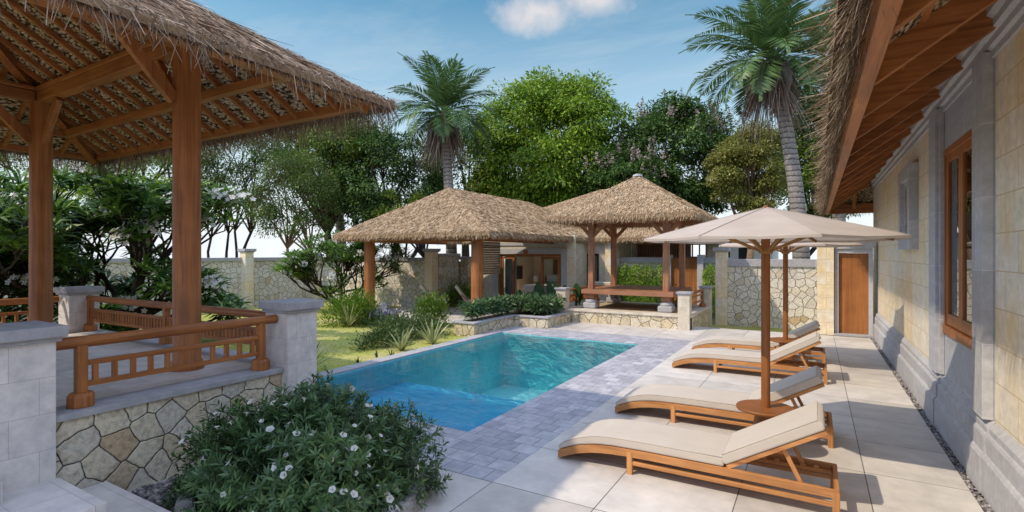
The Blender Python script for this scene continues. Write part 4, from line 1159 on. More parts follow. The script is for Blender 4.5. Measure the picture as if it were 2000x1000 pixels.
# ------------------------------------------------------------------ small gazebo
sg = thing('gazebo', 'small square gazebo with thatched pyramid roof over a raised timber deck, behind the pool', 'gazebo', (-4.69, 15.65, 0))
SX, SY, SH = -4.69, 15.65, 2.1
ss = slopes_hip(SX - SH, SX + SH, SY - SH, SY + SH, 3.06, (SX, SY, 4.40), (SX, SY, 4.40))
r_ = roof_mb(ss, .12).build('roof', M['thatch_base'], sg, flip=False)
under_mb(ss, .13).build('roof_lining', M['under'], r_, flip=False)
thatch_layer('thatch', ss, 1300, .12, .022, M['thatch_far'], r_, (.0, .018), .2, .06, .07)
fringe('thatch_fringe', hip_edges(SX - SH, SX + SH, SY - SH, SY + SH, 3.06), 330, .15, .018, M['thatch_far'], r_, .22, .85, (-.09, .03), .3)
MB().lathe((SX, SY, 4.36), [(.16, 0), (.14, .06), (.05, .09)], 14).build('roof_cap', M['slate_cap'], r_, smooth='auto')
cxs, cys = (-5.80, -3.58), (14.65, 16.65)
for x in cxs:
    for y in cys:
        m = MB().box(x - .08, x + .08, y - .08, y + .08, .62, 3.0)
        m.build('column', M['merbau_z'], sg, bevel=.006)
        b = MB().box(x - .2, x + .2, y - .2, y + .2, .384, .56); b.lathe((x, y, .56), [(.195, 0), (.17, .07), (.12, .11)], 16)
        b.build('stone_footing', M['slate_cap'], sg, bevel=.04)
        for sx, sy in ((1 if x < SX else -1, 0), (0, 1 if y < SY else -1)):
            MB().bar((x + sx * .08, y + sy * .08, 2.55), (x + sx * .45, y + sy * .45, 2.92), .06, .1).build('knee_brace', M['merbau_z'], sg)
        sx = -1 if x < SX else 1
        MB().bar((x + sx * .08, y, 2.6), (x + sx * .35, y, 2.88), .06, .1).build('knee_brace', M['merbau_z'], sg)
for y in cys: MB().box(-6.2, -3.2, y - .06, y + .06, 2.9, 3.04).build('ring_beam', M['merbau_x'], sg)
for x in cxs: MB().box(x - .058, x + .058, 14.72, 16.58, 2.903, 3.037).build('ring_beam', M['merbau_y'], sg)
e = SH - .14
for y0 in (SY - e, SY + e - .08): MB().box(SX - e, SX + e, y0, y0 + .08, 2.97, 3.07).build('eave_beam', M['merbau_x'], sg)
for x0 in (SX - e, SX + e - .08): MB().box(x0, x0 + .08, SY - e + .083, SY + e - .083, 2.97, 3.07).build('eave_beam', M['merbau_y'], sg)
for sx in (-1, 1):
    for sy in (-1, 1):
        MB().bar((SX + sx * (SH - .2), SY + sy * (SH - .2), 2.98), (SX, SY, 4.2), .09, .1).build('hip_rafter', M['merbau_x'], sg)
for i in range(-4, 5):
    off = i * .4
    if abs(off) > SH - .5: continue
    for sd in range(4):
        d0, d1 = .2, SH - abs(off) - .05
        def p2(d):
            r = SH - d; z = 3.06 + (4.4 - 3.06) / SH * d - .19
            return [(SX + r, SY + off, z), (SX + off, SY + r, z), (SX - r, SY + off, z), (SX + off, SY - r, z)][sd]
        MB().bar(p2(d0), p2(d1), .05, .07).build('rafter', M['merbau_x' if sd % 2 == 0 else 'merbau_y'], sg)
# sleeping deck
MB().box(-6.02, -3.33, 14.38, 16.95, .82, .94).build('deck_frame', M['merbau_x'], sg, bevel=.008)
m = MB()
for i in range(16): m.box(-6.0 + i * .166, -6.0 + i * .166 + .16, 14.42, 16.92, .941, .955)
m.build('deck_boards', M['merbau_y'], sg)
for x in cxs:
    for y in cys: MB().box(x - .12, x + .12, y - .12, y + .12, .68, .819).build('bearer', M['merbau_x'], sg)
# its stone base
pb = thing('platform', 'low cream stone platform under the small gazebo, pale floor', 'platform', (-4.7, 15.6, 0))
MB().box(-6.62, -2.83, 14.12, 17.15, -.32, .318).build('stone_wall', M['stone_far'], pb)
MB().box(-6.64, -2.80, 14.08, 14.5, .32, .38).box(-6.64, -6.2, 14.5, 17.17, .32, .38).box(-3.2, -2.80, 14.5, 17.17, .32, .38).box(-6.2, -3.2, 16.9, 17.17, .32, .38).build('slab_edge', M['pier_far'], pb, bevel=.005)
MB().box(-6.2, -3.2, 14.5, 16.9, .30, .374).build('floor', M['floor_far'], pb)
pier('cream stone pier at the left front corner of the small gazebo platform', -6.66, -6.36, 14.0, 14.3, -.05, 1.0, None, 'pier_far', .04, chz=.05)
pier('cream stone pier at the right front corner of the small gazebo platform', -3.13, -2.83, 14.02, 14.32, -.05, 1.0, None, 'pier_far', .04, chz=.05)
pier('cream stone pier at the right back corner of the small gazebo platform', -3.08, -2.78, 16.85, 17.15, -.32, 1.0, None, 'pier_far', .04, chz=.05)
railing('timber railing along the left side of the small gazebo platform', (-6.48, 14.5, 0), (-6.48, 16.9, 0), .38, (1,), 22, .04, (.2, .1), (.52, .36, .16), .07, mat='roofwood')
railing('timber railing along the right side of the small gazebo platform', (-2.97, 14.5, 0), (-2.97, 16.6, 0), .38, (1,), 0, .04, (.18, .1), (.52, .40, .22), .07, mat='roofwood')
# stone bench near the house
sb = thing('stone_bench', 'pale stone bench by the guesthouse wall behind the small gazebo rail', 'bench', (-6.9, 18.5, 0))
MB().box(-7.25, -6.5, 18.3, 18.7, .83, .95).build('seat', M['pier_far'], sb, bevel=.02); MB().box(-7.1, -6.65, 18.37, 18.63, -.3, .828).build('base', M['pier_far'], sb)

# ------------------------------------------------------------------ planter by the pool
pn = thing('planter', 'low L-shaped cream stone planter full of leafy plants at the far end of the pool', 'planter', (-7, 12.4, 0))
MB().box(-7.86, -7.25, 10.55, 12.62, -.05, .262).box(-7.862, -6.2, 12.5, 13.98, -.05, .261).build('stone_wall', M['stone_far'], pn)
c = MB(); zc0, zc1 = .263, .305
c.box(-7.9, -7.22, 10.52, 10.72, zc0, zc1).box(-7.42, -7.22, 10.72, 12.66, zc0, zc1).box(-7.42, -6.17, 12.47, 12.661, zc0, zc1 - .0006).box(-6.38, -6.17, 12.661, 13.98, zc0, zc1).box(-7.9, -7.72, 10.72, 13.98, zc0, zc1)
c.build('coping', M['slate_cap'], pn, bevel=.006)
MB().box(-7.72, -7.42, 10.72, 13.9, .262, .285).box(-7.42, -6.38, 12.66, 13.9, .262, .284).build('soil', M['soil'], pn)

# ------------------------------------------------------------------ vegetation
TH_ = math.atan(592 / 1013.0); ST, CT = math.sin(TH_), math.cos(TH_)
def bush_leaves(center, radii, n, L, W, upb=.4, shell=.55, lumps=26):
    """leaf positions and directions spread over lumpy ellipsoid"""
    c = np.array(center, float); r = np.array(radii, float)
    lc = rand_dirs(lumps, .35); lc[:, 2] = np.abs(lc[:, 2]) * .95
    lc = lc * rng.uniform(shell, .95, (lumps, 1))
    k = rng.integers(0, lumps, n)
    off = rng.normal(size=(n, 3)) * .22
    p = lc[k] + off
    P = c + p * r
    P[:, 2] = np.maximum(P[:, 2], c[2] + .02)
    D = nrm(nrm(off) * .9 + nrm(p) * .7 + np.array([0, 0, upb]) + rng.normal(size=(n, 3)) * .3)
    N = nrm(rng.normal(size=(n, 3)) * .5 + np.array([0, 0, 1.0]))
    return P, D, N
def stems(mb, c, r, n, rad):
    for i in range(n):
        a = rng.uniform(0, 2 * PI); e = rng.uniform(.3, .9)
        d = np.array([math.cos(a) * e * r[0], math.sin(a) * e * r[1], r[2] * rng.uniform(.5, .9)])
        p0 = np.array(c) + np.array([math.cos(a) * .1 * r[0], math.sin(a) * .1 * r[1], 0])
        mb.tube([p0, p0 + d * .5 + np.array([0, 0, .08 * r[2]]), p0 + d], [rad, rad * .8, rad * .45], 5)
    return mb
def shrub(name, label, c, r, n, L, W, mat, cat='shrub', upb=.4, group=None, bark='bark_dark', lumps=26):
    t = thing(name, label, cat, c, group)
    P, D, N = bush_leaves(c, r, n, L, W, upb, lumps=lumps)
    np_obj('foliage', leaf_verts(P, D, N, rng.uniform(.6, 1.2, n) * L, rng.uniform(.7, 1.2, n) * W), n, M[mat], t)
    stems(MB(), c, r, 9, .012).build('stem', M[bark], t)
    return t

# --- big flowering bush in front, in its kerbed bed
BC = (-3.62, 2.86, .06)
bed = thing('planting_bed', 'rounded pebble-dash kerb and soil bed under the white flowering bush', 'planter', (BC[0], BC[1], 0))
mb = MB(); n = 48
ring = [(1.0 * math.cos(2 * PI * k / n) , .92 * math.sin(2 * PI * k / n)) for k in range(n)]
V = []; F = []
pr = [(1.0, -.02), (1.0, .10), (.975, .135), (.88, .135), (.86, .10)]
for s_, z in pr:
    for x, y in ring: V.append((max(BC[0] + x * s_, -4.97), BC[1] + y * s_, z))
for i in range(len(pr) - 1):
    for k in range(n): F.append((i * n + k, i * n + (k + 1) % n, (i + 1) * n + (k + 1) % n, (i + 1) * n + k))
mb.add(V, F); mb.build('kerb', m_plain('pebble dash', (.30, .29, .29), (.62, .60, .59), 60, .9, .8), bed, smooth='auto')
mb = MB(); mb.add([(max(BC[0] + x * .87, -4.96), BC[1] + y * .87, .101) for x, y in ring], [tuple(range(n))]); mb.build('soil', M['soil'], bed, flip=False)
fb = thing('flowering_bush', 'large dark green bush with white trumpet flowers in the foreground', 'bush', (BC[0], BC[1], .1))
ns_ = 900
rr = np.array([1.08, 1.0, .74])
dirs = rand_dirs(ns_ * 3, .25); dirs = dirs[dirs[:, 2] > -.25][:ns_]
dirs = np.concatenate([dirs, dirs[:260] * .72])
ns_ = len(dirs)
bump_ = .88 + .16 * np.sin(dirs[:, 0] * 5 + 1) * np.cos(dirs[:, 1] * 6) + rng.normal(0, .07, ns_)
tips = np.array([BC[0], BC[1], .17]) + dirs * rr * bump_[:, None]
tips[:, 2] = np.maximum(tips[:, 2], .10)
mb = MB(); Vl = []
for i in range(ns_):
    b0 = np.array([BC[0], BC[1], .1]) + dirs[i] * rr * .15 * np.array([1, 1, .2]); tip = tips[i]
    sd = nrm(tip - b0 + np.array([0, 0, .25]))
    mid = (b0 + tip) / 2 + np.array([0, 0, .06])
    if i % 5 == 0: mb.tube([b0, mid, tip], [.008, .006, .003], 4, False)
    nl = 32
    s_ = rng.uniform(0, 1, nl) ** 1.4
    P = tip[None] - sd[None] * (s_[:, None] * .30)
    az = rng.uniform(0, 2 * PI, nl)
    a = nrm(np.cross(sd, [.3, .5, .8])); b = np.cross(sd, a)
    rad = np.cos(az)[:, None] * a[None] + np.sin(az)[:, None] * b[None]
    D = nrm(rad * rng.uniform(.6, 1.0, (nl, 1)) + sd[None] * rng.uniform(.25, .9, (nl, 1)))
    N = nrm(sd[None] * 1.0 - rad * .4 + rng.normal(size=(nl, 3)) * .25)
    Vl.append(long_leaf(P, D, N, rng.uniform(.055, .10, nl), rng.uniform(.013, .02, nl), .12, .12))
Vl = np.concatenate(Vl)
Vl = Vl[(Vl[:, 2, 0] > -4.95) | (Vl[:, 2, 2] > .8)]
long_leaf_obj('foliage', Vl, M['leaf_bush'], fb)
mb.build('stem', M['bark_dark'], fb)
# flowers: one trumpet mesh, copied
fm = MB(); nseg = 10; V = []; F = []
for j, (rd, z) in enumerate(((.004, -.035), (.007, -.012), (.022, 0.0), (.036, .004))):
    for k in range(nseg):
        a = 2 * PI * k / nseg; q_ = 1.0 if j < 3 else (1.06 if k % 2 == 0 else .9)
        V.append((rd * q_ * math.cos(a), rd * q_ * math.sin(a), z))
for j in range(3):
    for k in range(nseg): F.append((j * nseg + k, j * nseg + (k + 1) % nseg, (j + 1) * nseg + (k + 1) % nseg, (j + 1) * nseg + k))
fm.add(V, F); f0 = fm.build('flower', M['petal'], None, smooth=True, flip=False); f0.parent = fb
camp = np.array([0, 0, 2.0])
cand = [i for i in range(900) if i < len(tips) and np.dot(nrm(camp - tips[i]), dirs[i]) > -.15 and tips[i][2] > .12]
random.shuffle(cand)
for j, i in enumerate(cand[:84]):
    f = f0 if j == 0 else f0.copy()
    if j: col.objects.link(f); f.parent = fb
    nv = Vector(tuple(nrm(dirs[i] * 1.0 + np.array([0, 0, .5]) + rng.normal(size=3) * .45)))
    p = tips[i] + np.array(nv) * rng.uniform(.0, .05) + rng.normal(size=3) * .02
    f.location = Vector(tuple(p)) - Vector(fb.location)
    f.rotation_euler = nv.to_track_quat('Z', 'Y').to_euler()
    f.scale = (rng.uniform(.5, .85),) * 3

# --- strap leaved plants
def strap_plant(name, label, c, n, L, W, mat, cat='plant', group=None, el=(35, 85), droop=.5):
    t = thing(name, label, cat, c, group)
    V = []; F = []; K = 5
    for i in range(n):
        az = rng.uniform(0, 2 * PI); e = R(rng.uniform(*el)); l = L * rng.uniform(.7, 1.15); w_ = W * rng.uniform(.8, 1.2)
        side = np.array([-math.sin(az), math.cos(az), 0]); p = np.zeros(3) + np.array([math.cos(az), math.sin(az), 0]) * .03
        b = len(V); ee = e
        for k in range(K + 1):
            f = k / K; wd = w_ * (1 - f ** 2.2) * (.7 + .6 * f * (1 - f) * 2) + .002
            V.append(tuple(p - side * wd / 2)); V.append(tuple(p + side * wd / 2))
            if k < K: F.append((b + 2 * k, b + 2 * k + 1, b + 2 * k + 3, b + 2 * k + 2))
            ee = e - droop * f * 1.6 * (1.3 - math.sin(e))
            p = p + np.array([math.cos(az) * math.cos(ee), math.sin(az) * math.cos(ee), math.sin(ee)]) * l / K
    me = MB(); me.add([(x + c[0], y + c[1], z + c[2]) for x, y, z in V], F)
    me.build('leaves', M[mat], t, flip=False)
    return t
strap_plant('striped_plant', 'cream striped strap-leaf plant at the foot of the left porch pillar', (-11.35, 10.3, -.05), 34, .75, .05, 'leaf_agave')
strap_plant('striped_plant', 'cream striped strap-leaf plant at the pool edge, nearest the stone planter', (-7.55, 9.3, -.05), 30, .62, .055, 'leaf_agave')
strap_plant('striped_plant', 'cream striped strap-leaf plant at the pool edge, left of its neighbour by the planter', (-7.6, 8.35, -.05), 28, .55, .05, 'leaf_agave')
strap_plant('agave_plant', 'grey green agave behind the white pier at the near end of the lawn', (-7.55, 5.9, -.05), 24, .62, .065, 'leaf_agave_green')
strap_plant('agave_plant', 'bright green strap-leaf plant seen through the gazebo railing beside the pier', (-7.7, 4.85, -.05), 26, .5, .05, 'leaf_shrub')
for i, (x, y) in enumerate(((-7.45, 7.0), (-7.5, 7.55), (-7.42, 7.85))):
    strap_plant('seedling', ('smallest dark seedling on the lawn at the pool edge, nearest the pier', 'dark seedling on the lawn at the pool edge, middle of three', 'dark seedling at the pool edge nearest the striped plants')[i], (x, y, -.05), 7, .14, .03, 'leaf_cactus')
# --- shrubs on the lawn
shrub('shrub', 'round lime green shrub under the plumeria on the lawn', (-11.7, 10.7, -.05), (.9, .8, .82), 5600, .10, .032, 'leaf_shrub', upb=.8)
shrub('shrub', 'dense white flowering shrub beside the pool, left of the planter', (-8.85, 10.1, -.05), (.85, .9, .52), 5200, .075, .03, 'leaf_lawnshrub', upb=.5)
shrub('shrub', 'low shrub at the pool edge behind the striped plants', (-8.45, 8.6, -.05), (.5, .75, .34), 2600, .075, .03, 'leaf_lawnshrub', upb=.5)
shrub('shrub', 'lime green shrub in front of the right porch pillar', (-9.35, 11.5, -.05), (.55, .5, .85), 2800, .10, .035, 'leaf_shrub', upb=.9)
shrub('shrub', 'lime green shrub growing behind the garden chairs in the porch', (-11.7, 16.2, -.05), (.9, .5, .95), 2400, .11, .04, 'leaf_shrub', upb=.9)
shrub('ground_shrub', 'low dark ground cover at the foot of the left porch pillar', (-10.6, 10.9, -.05), (.9, .6, .26), 2400, .07, .028, 'leaf_lawnshrub', upb=.5)
# white dots on the flowering shrub
n = 46; P, D, N = bush_leaves((-8.85, 10.1, -.05), (.9, .94, .56), n, .05, .05, .9)
np_obj('flowers', leaf_verts(P, rand_dirs(n), np.tile([.3, -.6, .6], (n, 1)), .05, .05, 0, .5), n, M['petal'], [o for o in col.objects if o.get('label', '').startswith('dense white')][0])
# lavender
lv = thing('lavender', 'purple lavender spikes in front of the left porch pillar', 'flowers', (-10.9, 11.1, -.05))
mb = MB(); mf = MB()
for i in range(28):
    x, y = -10.7 + rng.normal(0, .5), 11.0 + rng.normal(0, .35); h = rng.uniform(.3, .5); dx, dy = rng.normal(0, .05, 2)
    MB().tube([(x, y, -.05), (x + dx, y + dy, h - .1)], .005, 4).build('stem', M['leaf_bush'], lv)
    MB().tube([(x + dx * .8, y + dy * .8, h - .16), (x + dx, y + dy, h - .08), (x + dx * 1.2, y + dy * 1.2, h)], [.012, .022, .005], 5).build('flower_spike', M['purple'], lv)
# rock
rk = bmesh.new(); bmesh.ops.create_icosphere(rk, subdivisions=3, radius=.5)
for v in rk.verts: v.co = v.co * (1 + .18 * math.sin(v.co.x * 9 + 1) * math.cos(v.co.y * 7) + .1 * math.sin(v.co.z * 13)); v.co.z *= .75
me = bpy.data.meshes.new('garden_rock'); rk.to_mesh(me); rk.free(); me.materials.append(m_plain('blue grey rock', (.12, .125, .15), (.30, .30, .33), 8, .9, .6))
o = bpy.data.objects.new('garden_rock', me); col.objects.link(o); o.location = (-11.7, 11.95, .05); o.rotation_euler = (0, 0, .6); tag(o, 'blue grey rock at the foot of the left porch pillar', 'rock')
# planter foliage
pl = thing('foliage_plant', 'lush green leaves filling the L-shaped stone planter', 'plant', (-7.1, 12.6, .28))
Vs = []; npl = 0
for i in range(230):
    if i < 130: x, y = rng.uniform(-7.68, -6.42), rng.uniform(12.72, 13.8)
    else: x, y = rng.uniform(-7.72, -7.42), rng.uniform(10.75, 12.8)
    h = rng.uniform(.18, .62); m_ = 34
    az = rng.uniform(0, 2 * PI, m_); e = rng.uniform(-.3, 1.1, m_)
    D = np.stack([np.cos(az) * np.cos(e), np.sin(az) * np.cos(e), np.sin(e)], 1)
    P = np.array([x, y, .28 + h * .65]) + D * rng.uniform(.02, .13, (m_, 1))
    Vs.append(leaf_verts(P, D, rand_dirs(m_, 1.2), rng.uniform(.11, .21, m_), rng.uniform(.024, .05, m_), .3)); npl += m_
np_obj('foliage', np.concatenate(Vs), npl, M['leaf_cover'], pl)
# dark paddle plants behind the planter
pads = [(-7.6, 14.2, 1.0), (-7.25, 14.2, 1.12), (-6.9, 14.15, 1.25), (-8.1, 14.1, .9), (-6.55, 15.2, 1.15), (-6.75, 14.9, 1.05)]
cp_ = thing('paddle_plant', 'dark green upright paddle-leaf plants behind the stone planter', 'plant', (-7.2, 13.7, -.05))
mb = MB()
for x, y, h in pads:
    for k in range(4):
        dx, dy = rng.normal(0, .11, 2); a = rng.uniform(-.5, .5); hh = h * rng.uniform(.7, 1.0); ww = .13
        V = []; 
        for q_ in range(14):
            t_ = 2 * PI * q_ / 14; V.append((x + dx + math.cos(a) * ww * math.cos(t_), y + dy + math.sin(a) * ww * math.cos(t_) + .03, hh - .24 + .24 * math.sin(t_)))
        b = [(p[0] + .02, p[1] - .05, p[2]) for p in V]
        mb.add(V + b, [tuple(range(14)), tuple(range(27, 13, -1))] + [(i, (i + 1) % 14, 14 + (i + 1) % 14, 14 + i) for i in range(14)])
        mb.tube([(x + dx, y + dy, -.05), (x + dx, y + dy, hh - .4)], .03, 6)
mb.build('leaves', M['leaf_cactus'], cp_, smooth='auto')
# hedges
def hedge(label, x0, x1, y0, y1, z0, z1, n):
    t = thing('hedge', label, 'hedge', ((x0 + x1) / 2, (y0 + y1) / 2, z0))
    P = np.stack([rng.uniform(x0, x1, n), rng.uniform(y0, y1, n), z0 + (z1 - z0) * rng.uniform(0, 1, n) ** .85], 1)
    P[:, 2] *= 1 - .06 * np.sin(P[:, 0] * 14)
    D = rand_dirs(n, .9)
    np_obj('foliage', leaf_verts(P, D, rand_dirs(n, .3), rng.uniform(.06, .13, n), rng.uniform(.02, .04, n)), n, M['leaf_hedge'], t)
    mb = MB(); mt = []
    for i in range(int((x1 - x0) * 16)):
        x = rng.uniform(x0, x1); y = rng.uniform(y0, y1); h = z1 + rng.uniform(-.1, .22); mb.tube([(x, y, z0), (x + rng.normal(0, .03), y, h)], .007, 4)
    mb.build('stem', M['leaf_bush'], t)
hedge('tall bright green hedge behind the small gazebo', -6.85, -4.92, 19.5, 19.9, -.28, 1.5, 6500)
hedge('narrow bright green hedge between brown gate and wall pilaster', -3.5, -2.95, 19.5, 19.9, -.28, 1.5, 2000)

# --- trees
def curve(a, b, bend, n=5):
    a = np.array(a, float); b = np.array(b, float)
    return [a + (b - a) * t + np.array(bend) * math.sin(PI * t) for t in np.linspace(0, 1, n)]
def tree(name, label, base, cc, cr, clumps, per, L, W, mat, bark='bark', tr=.2, stems_=1, clump_r=.9, flat=.6, group=None, fork=.45, shell=.45, droop=.25, nlimb=16, lean=0, cut=-.75, extra=None):
    base = np.array(base, float); cc = np.array(cc, float); cr = np.array(cr, float)
    t = thing(name, label, 'tree', tuple(base), group)
    d = rand_dirs(clumps * 3); d = d[d[:, 2] > cut][:clumps]; k = len(d)
    C = cc + d * cr * (rng.uniform(shell ** 3, 1.0, (k, 1)) ** (1 / 3.))
    rad = clump_r * rng.uniform(.55, 1.25, k)
    idx = np.repeat(np.arange(k), per); n = len(idx)
    off = rng.normal(size=(n, 3)); off = nrm(off) * (rng.uniform(0, 1, (n, 1)) ** .45)
    off[:, 2] *= flat
    P = C[idx] + off * rad[idx][:, None]
    P[:, 2] -= droop * rad[idx] * (off[:, 0] ** 2 + off[:, 1] ** 2)
    out_ = nrm(P - cc)
    D = nrm(off + out_ * .5 + rng.normal(size=(n, 3)) * .45 - np.array([0, 0, droop * 1.4]))
    N = nrm(np.array([0, 0, 1.0]) + out_ * .3 + rng.normal(size=(n, 3)) * .45)
    np_obj('crown', leaf_verts(P, D, N, rng.uniform(.4, 1.45, n) * L, rng.uniform(.6, 1.25, n) * W), n, M[mat], t)
    mb = MB()
    for s_ in range(stems_):
        a = 2 * PI * s_ / max(stems_, 1) + rng.uniform(0, 1)
        b0 = base + (np.array([math.cos(a), math.sin(a), 0]) * tr * .9 if stems_ > 1 else 0)
        sp_ = (np.array([math.cos(a), math.sin(a), 0]) * cr[0] * rng.uniform(.15, .4) if stems_ > 1 else np.zeros(3))
        fk = base + (cc - base) * fork + sp_; fk[2] = base[2] + (cc[2] - base[2]) * fork * rng.uniform(.8, 1.2)
        r0 = tr / (stems_ ** .5)
        mb.tube(curve(b0, fk, rng.normal(0, .32 if stems_ > 1 else .15, 3) * (1, 1, .3), 5), [r0 * 1.25, r0, r0 * .9, r0 * .8, r0 * .7], 8)
        nl = max(3, nlimb // stems_)
        pick = rng.choice(k, min(nl, k), replace=False)
        for c_ in pick:
            q_ = curve(fk, C[c_], np.array([rng.normal(0, .2), rng.normal(0, .2), .25]))
            mb.tube(q_, [r0 * .5, r0 * .4, r0 * .28, r0 * .18, r0 * .08], 6)
            near = np.argsort(((C - C[c_]) ** 2).sum(1))[1:4]
            for e_ in near:
                mb.tube(curve(q_[3], C[e_], rng.normal(0, .1, 3), 4), [r0 * .2, r0 * .14, r0 * .1, r0 * .04], 5)
    mb.build('trunk', M[bark], t, smooth=True)
    if extra is not None: extra(t, C, rad, cc)
    return t
def at(u, v, dep):
    """world point at image column/row of the photograph and a chosen depth (used once, to read places off the photo)"""
    lat = (u - 1000) / 1013. * dep
    return (-ST * dep + CT * lat, CT * dep + ST * lat, 2 + (496 - v) / 1013. * dep)
def gnd(u, dep):
    x, y, z = at(u, 496, dep); return (x, y, -.32)
def spikes(t, C, rad, cc):
    n = 0; Vs = []
    for i in range(len(C)):
        if rng.uniform() > .38: continue
        c_ = C[i]
        for k in range(3):
            p = c_ + np.array([rng.normal(0, .45), rng.normal(0, .45), rad[i] * .55]); m_ = 34; h = rng.uniform(.4, .75)
            s_ = rng.uniform(0, 1, m_); P = p + np.stack([rng.normal(0, .10, m_) * (1 - s_), rng.normal(0, .10, m_) * (1 - s_), s_ * h], 1)
            Vs.append(leaf_verts(P, rand_dirs(m_), rand_dirs(m_), .10, .08, 0)); n += m_
    np_obj('blossom', np.concatenate(Vs), n, M['dusty_pink'], t)
tree('broadleaf_tree', 'big bright green leafy tree in the middle, behind the guesthouse roof', gnd(1085, 30), at(1078, 295, 30), (4.5, 4.0, 4.5), 185, 445, 0.234, 0.101, 'leaf_bright', 'bark', .35, clump_r=1.25, droop=.45, flat=.55, nlimb=20, cut=-1.0)
tree('flowering_tree', 'dark green tree with pale flower spikes, behind the small gazebo', gnd(1320, 28), at(1318, 315, 28), (3.3, 3.0, 3.2), 130, 405, 0.203, 0.094, 'leaf_dark', 'bark', .28, clump_r=.95, extra=spikes, cut=-1.0)
tree('flowering_tree', 'lower dark tree with dusty pink flower spikes, between bright tree and small gazebo roof', gnd(1215, 26), at(1215, 350, 26), (1.9, 1.6, 1.4), 54, 405, 0.187, 0.086, 'leaf_dark', 'bark', .18, clump_r=.75, extra=spikes, cut=-1.0)
tree('broadleaf_tree', 'pale olive tree behind the parasol, left of the right palm', gnd(1470, 24), at(1462, 330, 24), (1.75, 1.6, 2.0), 97, 445, 0.125, 0.066, 'leaf_olive', 'bark_pale', .2, clump_r=.6, cut=-1.0)
tree('broadleaf_tree', 'dark leafy tree right of the right palm trunk, beside the villa eave', gnd(1600, 26), at(1600, 300, 26), (1.9, 2.0, 3.2), 97, 378, 0.172, 0.078, 'leaf_mid', 'bark_dark', .22, clump_r=.85, stems_=2, cut=-1.0)
tree('broadleaf_tree', 'dark dense tree left of the left palm, behind the guesthouse porch roof', gnd(735, 28), at(748, 355, 28), (3.3, 2.6, 2.9), 112, 281, 0.195, 0.086, 'leaf_dark', 'bark_dark', .28, clump_r=0.80, nlimb=20, stems_=2)
tree('broadleaf_tree', 'mid green tree behind the tip of the large gazebo roof', gnd(640, 29), at(640, 300, 29), (3.2, 2.6, 2.6), 98, 306, 0.187, 0.078, 'leaf_mid', 'bark_dark', .26, clump_r=0.80, nlimb=18)
tree('broadleaf_tree', 'mid green tree directly behind the left palm trunk', gnd(905, 31), at(910, 330, 31), (2.8, 2.5, 3.6), 94, 225, 0.211, 0.094, 'leaf_mid', 'bark', .28, clump_r=0.84, cut=-1.0)
tree('slender_tree', 'tall multi-stemmed tree with bare dark stems beyond the garden wall, right of the gazebo', gnd(450, 25), at(470, 330, 25), (2.8, 2.2, 2.7), 91, 190, 0.133, 0.058, 'leaf_rust', 'bark_dark', .17, stems_=5, clump_r=0.68, nlimb=30, fork=.5, flat=.7, shell=.3)
tree('slender_tree', 'lacy tree with two tan trunks and rust tinted leaves behind the plumeria', gnd(590, 23), at(575, 385, 23), (1.9, 1.8, 2.1), 91, 190, 0.117, 0.051, 'leaf_rust', 'bark_pale', .12, stems_=2, clump_r=0.56, nlimb=24, fork=.45, flat=.7, shell=.3)
tree('broadleaf_tree', 'yellow green tree behind the large plumeria, seen between the gazebo columns', gnd(270, 25), at(275, 370, 25), (3.0, 2.6, 2.3), 85, 215, 0.172, 0.078, 'leaf_bright', 'bark', .25, clump_r=0.80)
tree('broadleaf_tree', 'yellow green tree at the far left edge beyond the garden wall', gnd(20, 26), at(20, 340, 26), (3.0, 2.6, 2.6), 68, 167, 0.172, 0.078, 'leaf_bright', 'bark', .25, clump_r=0.80, stems_=2)
tree('broadleaf_tree', 'low dark tree behind the guesthouse roof, below the left palm', gnd(830, 26), at(800, 420, 26), (1.9, 1.6, 1.3), 38, 200, 0.156, 0.070, 'leaf_mid', 'bark_dark', .18, clump_r=0.60, stems_=2)

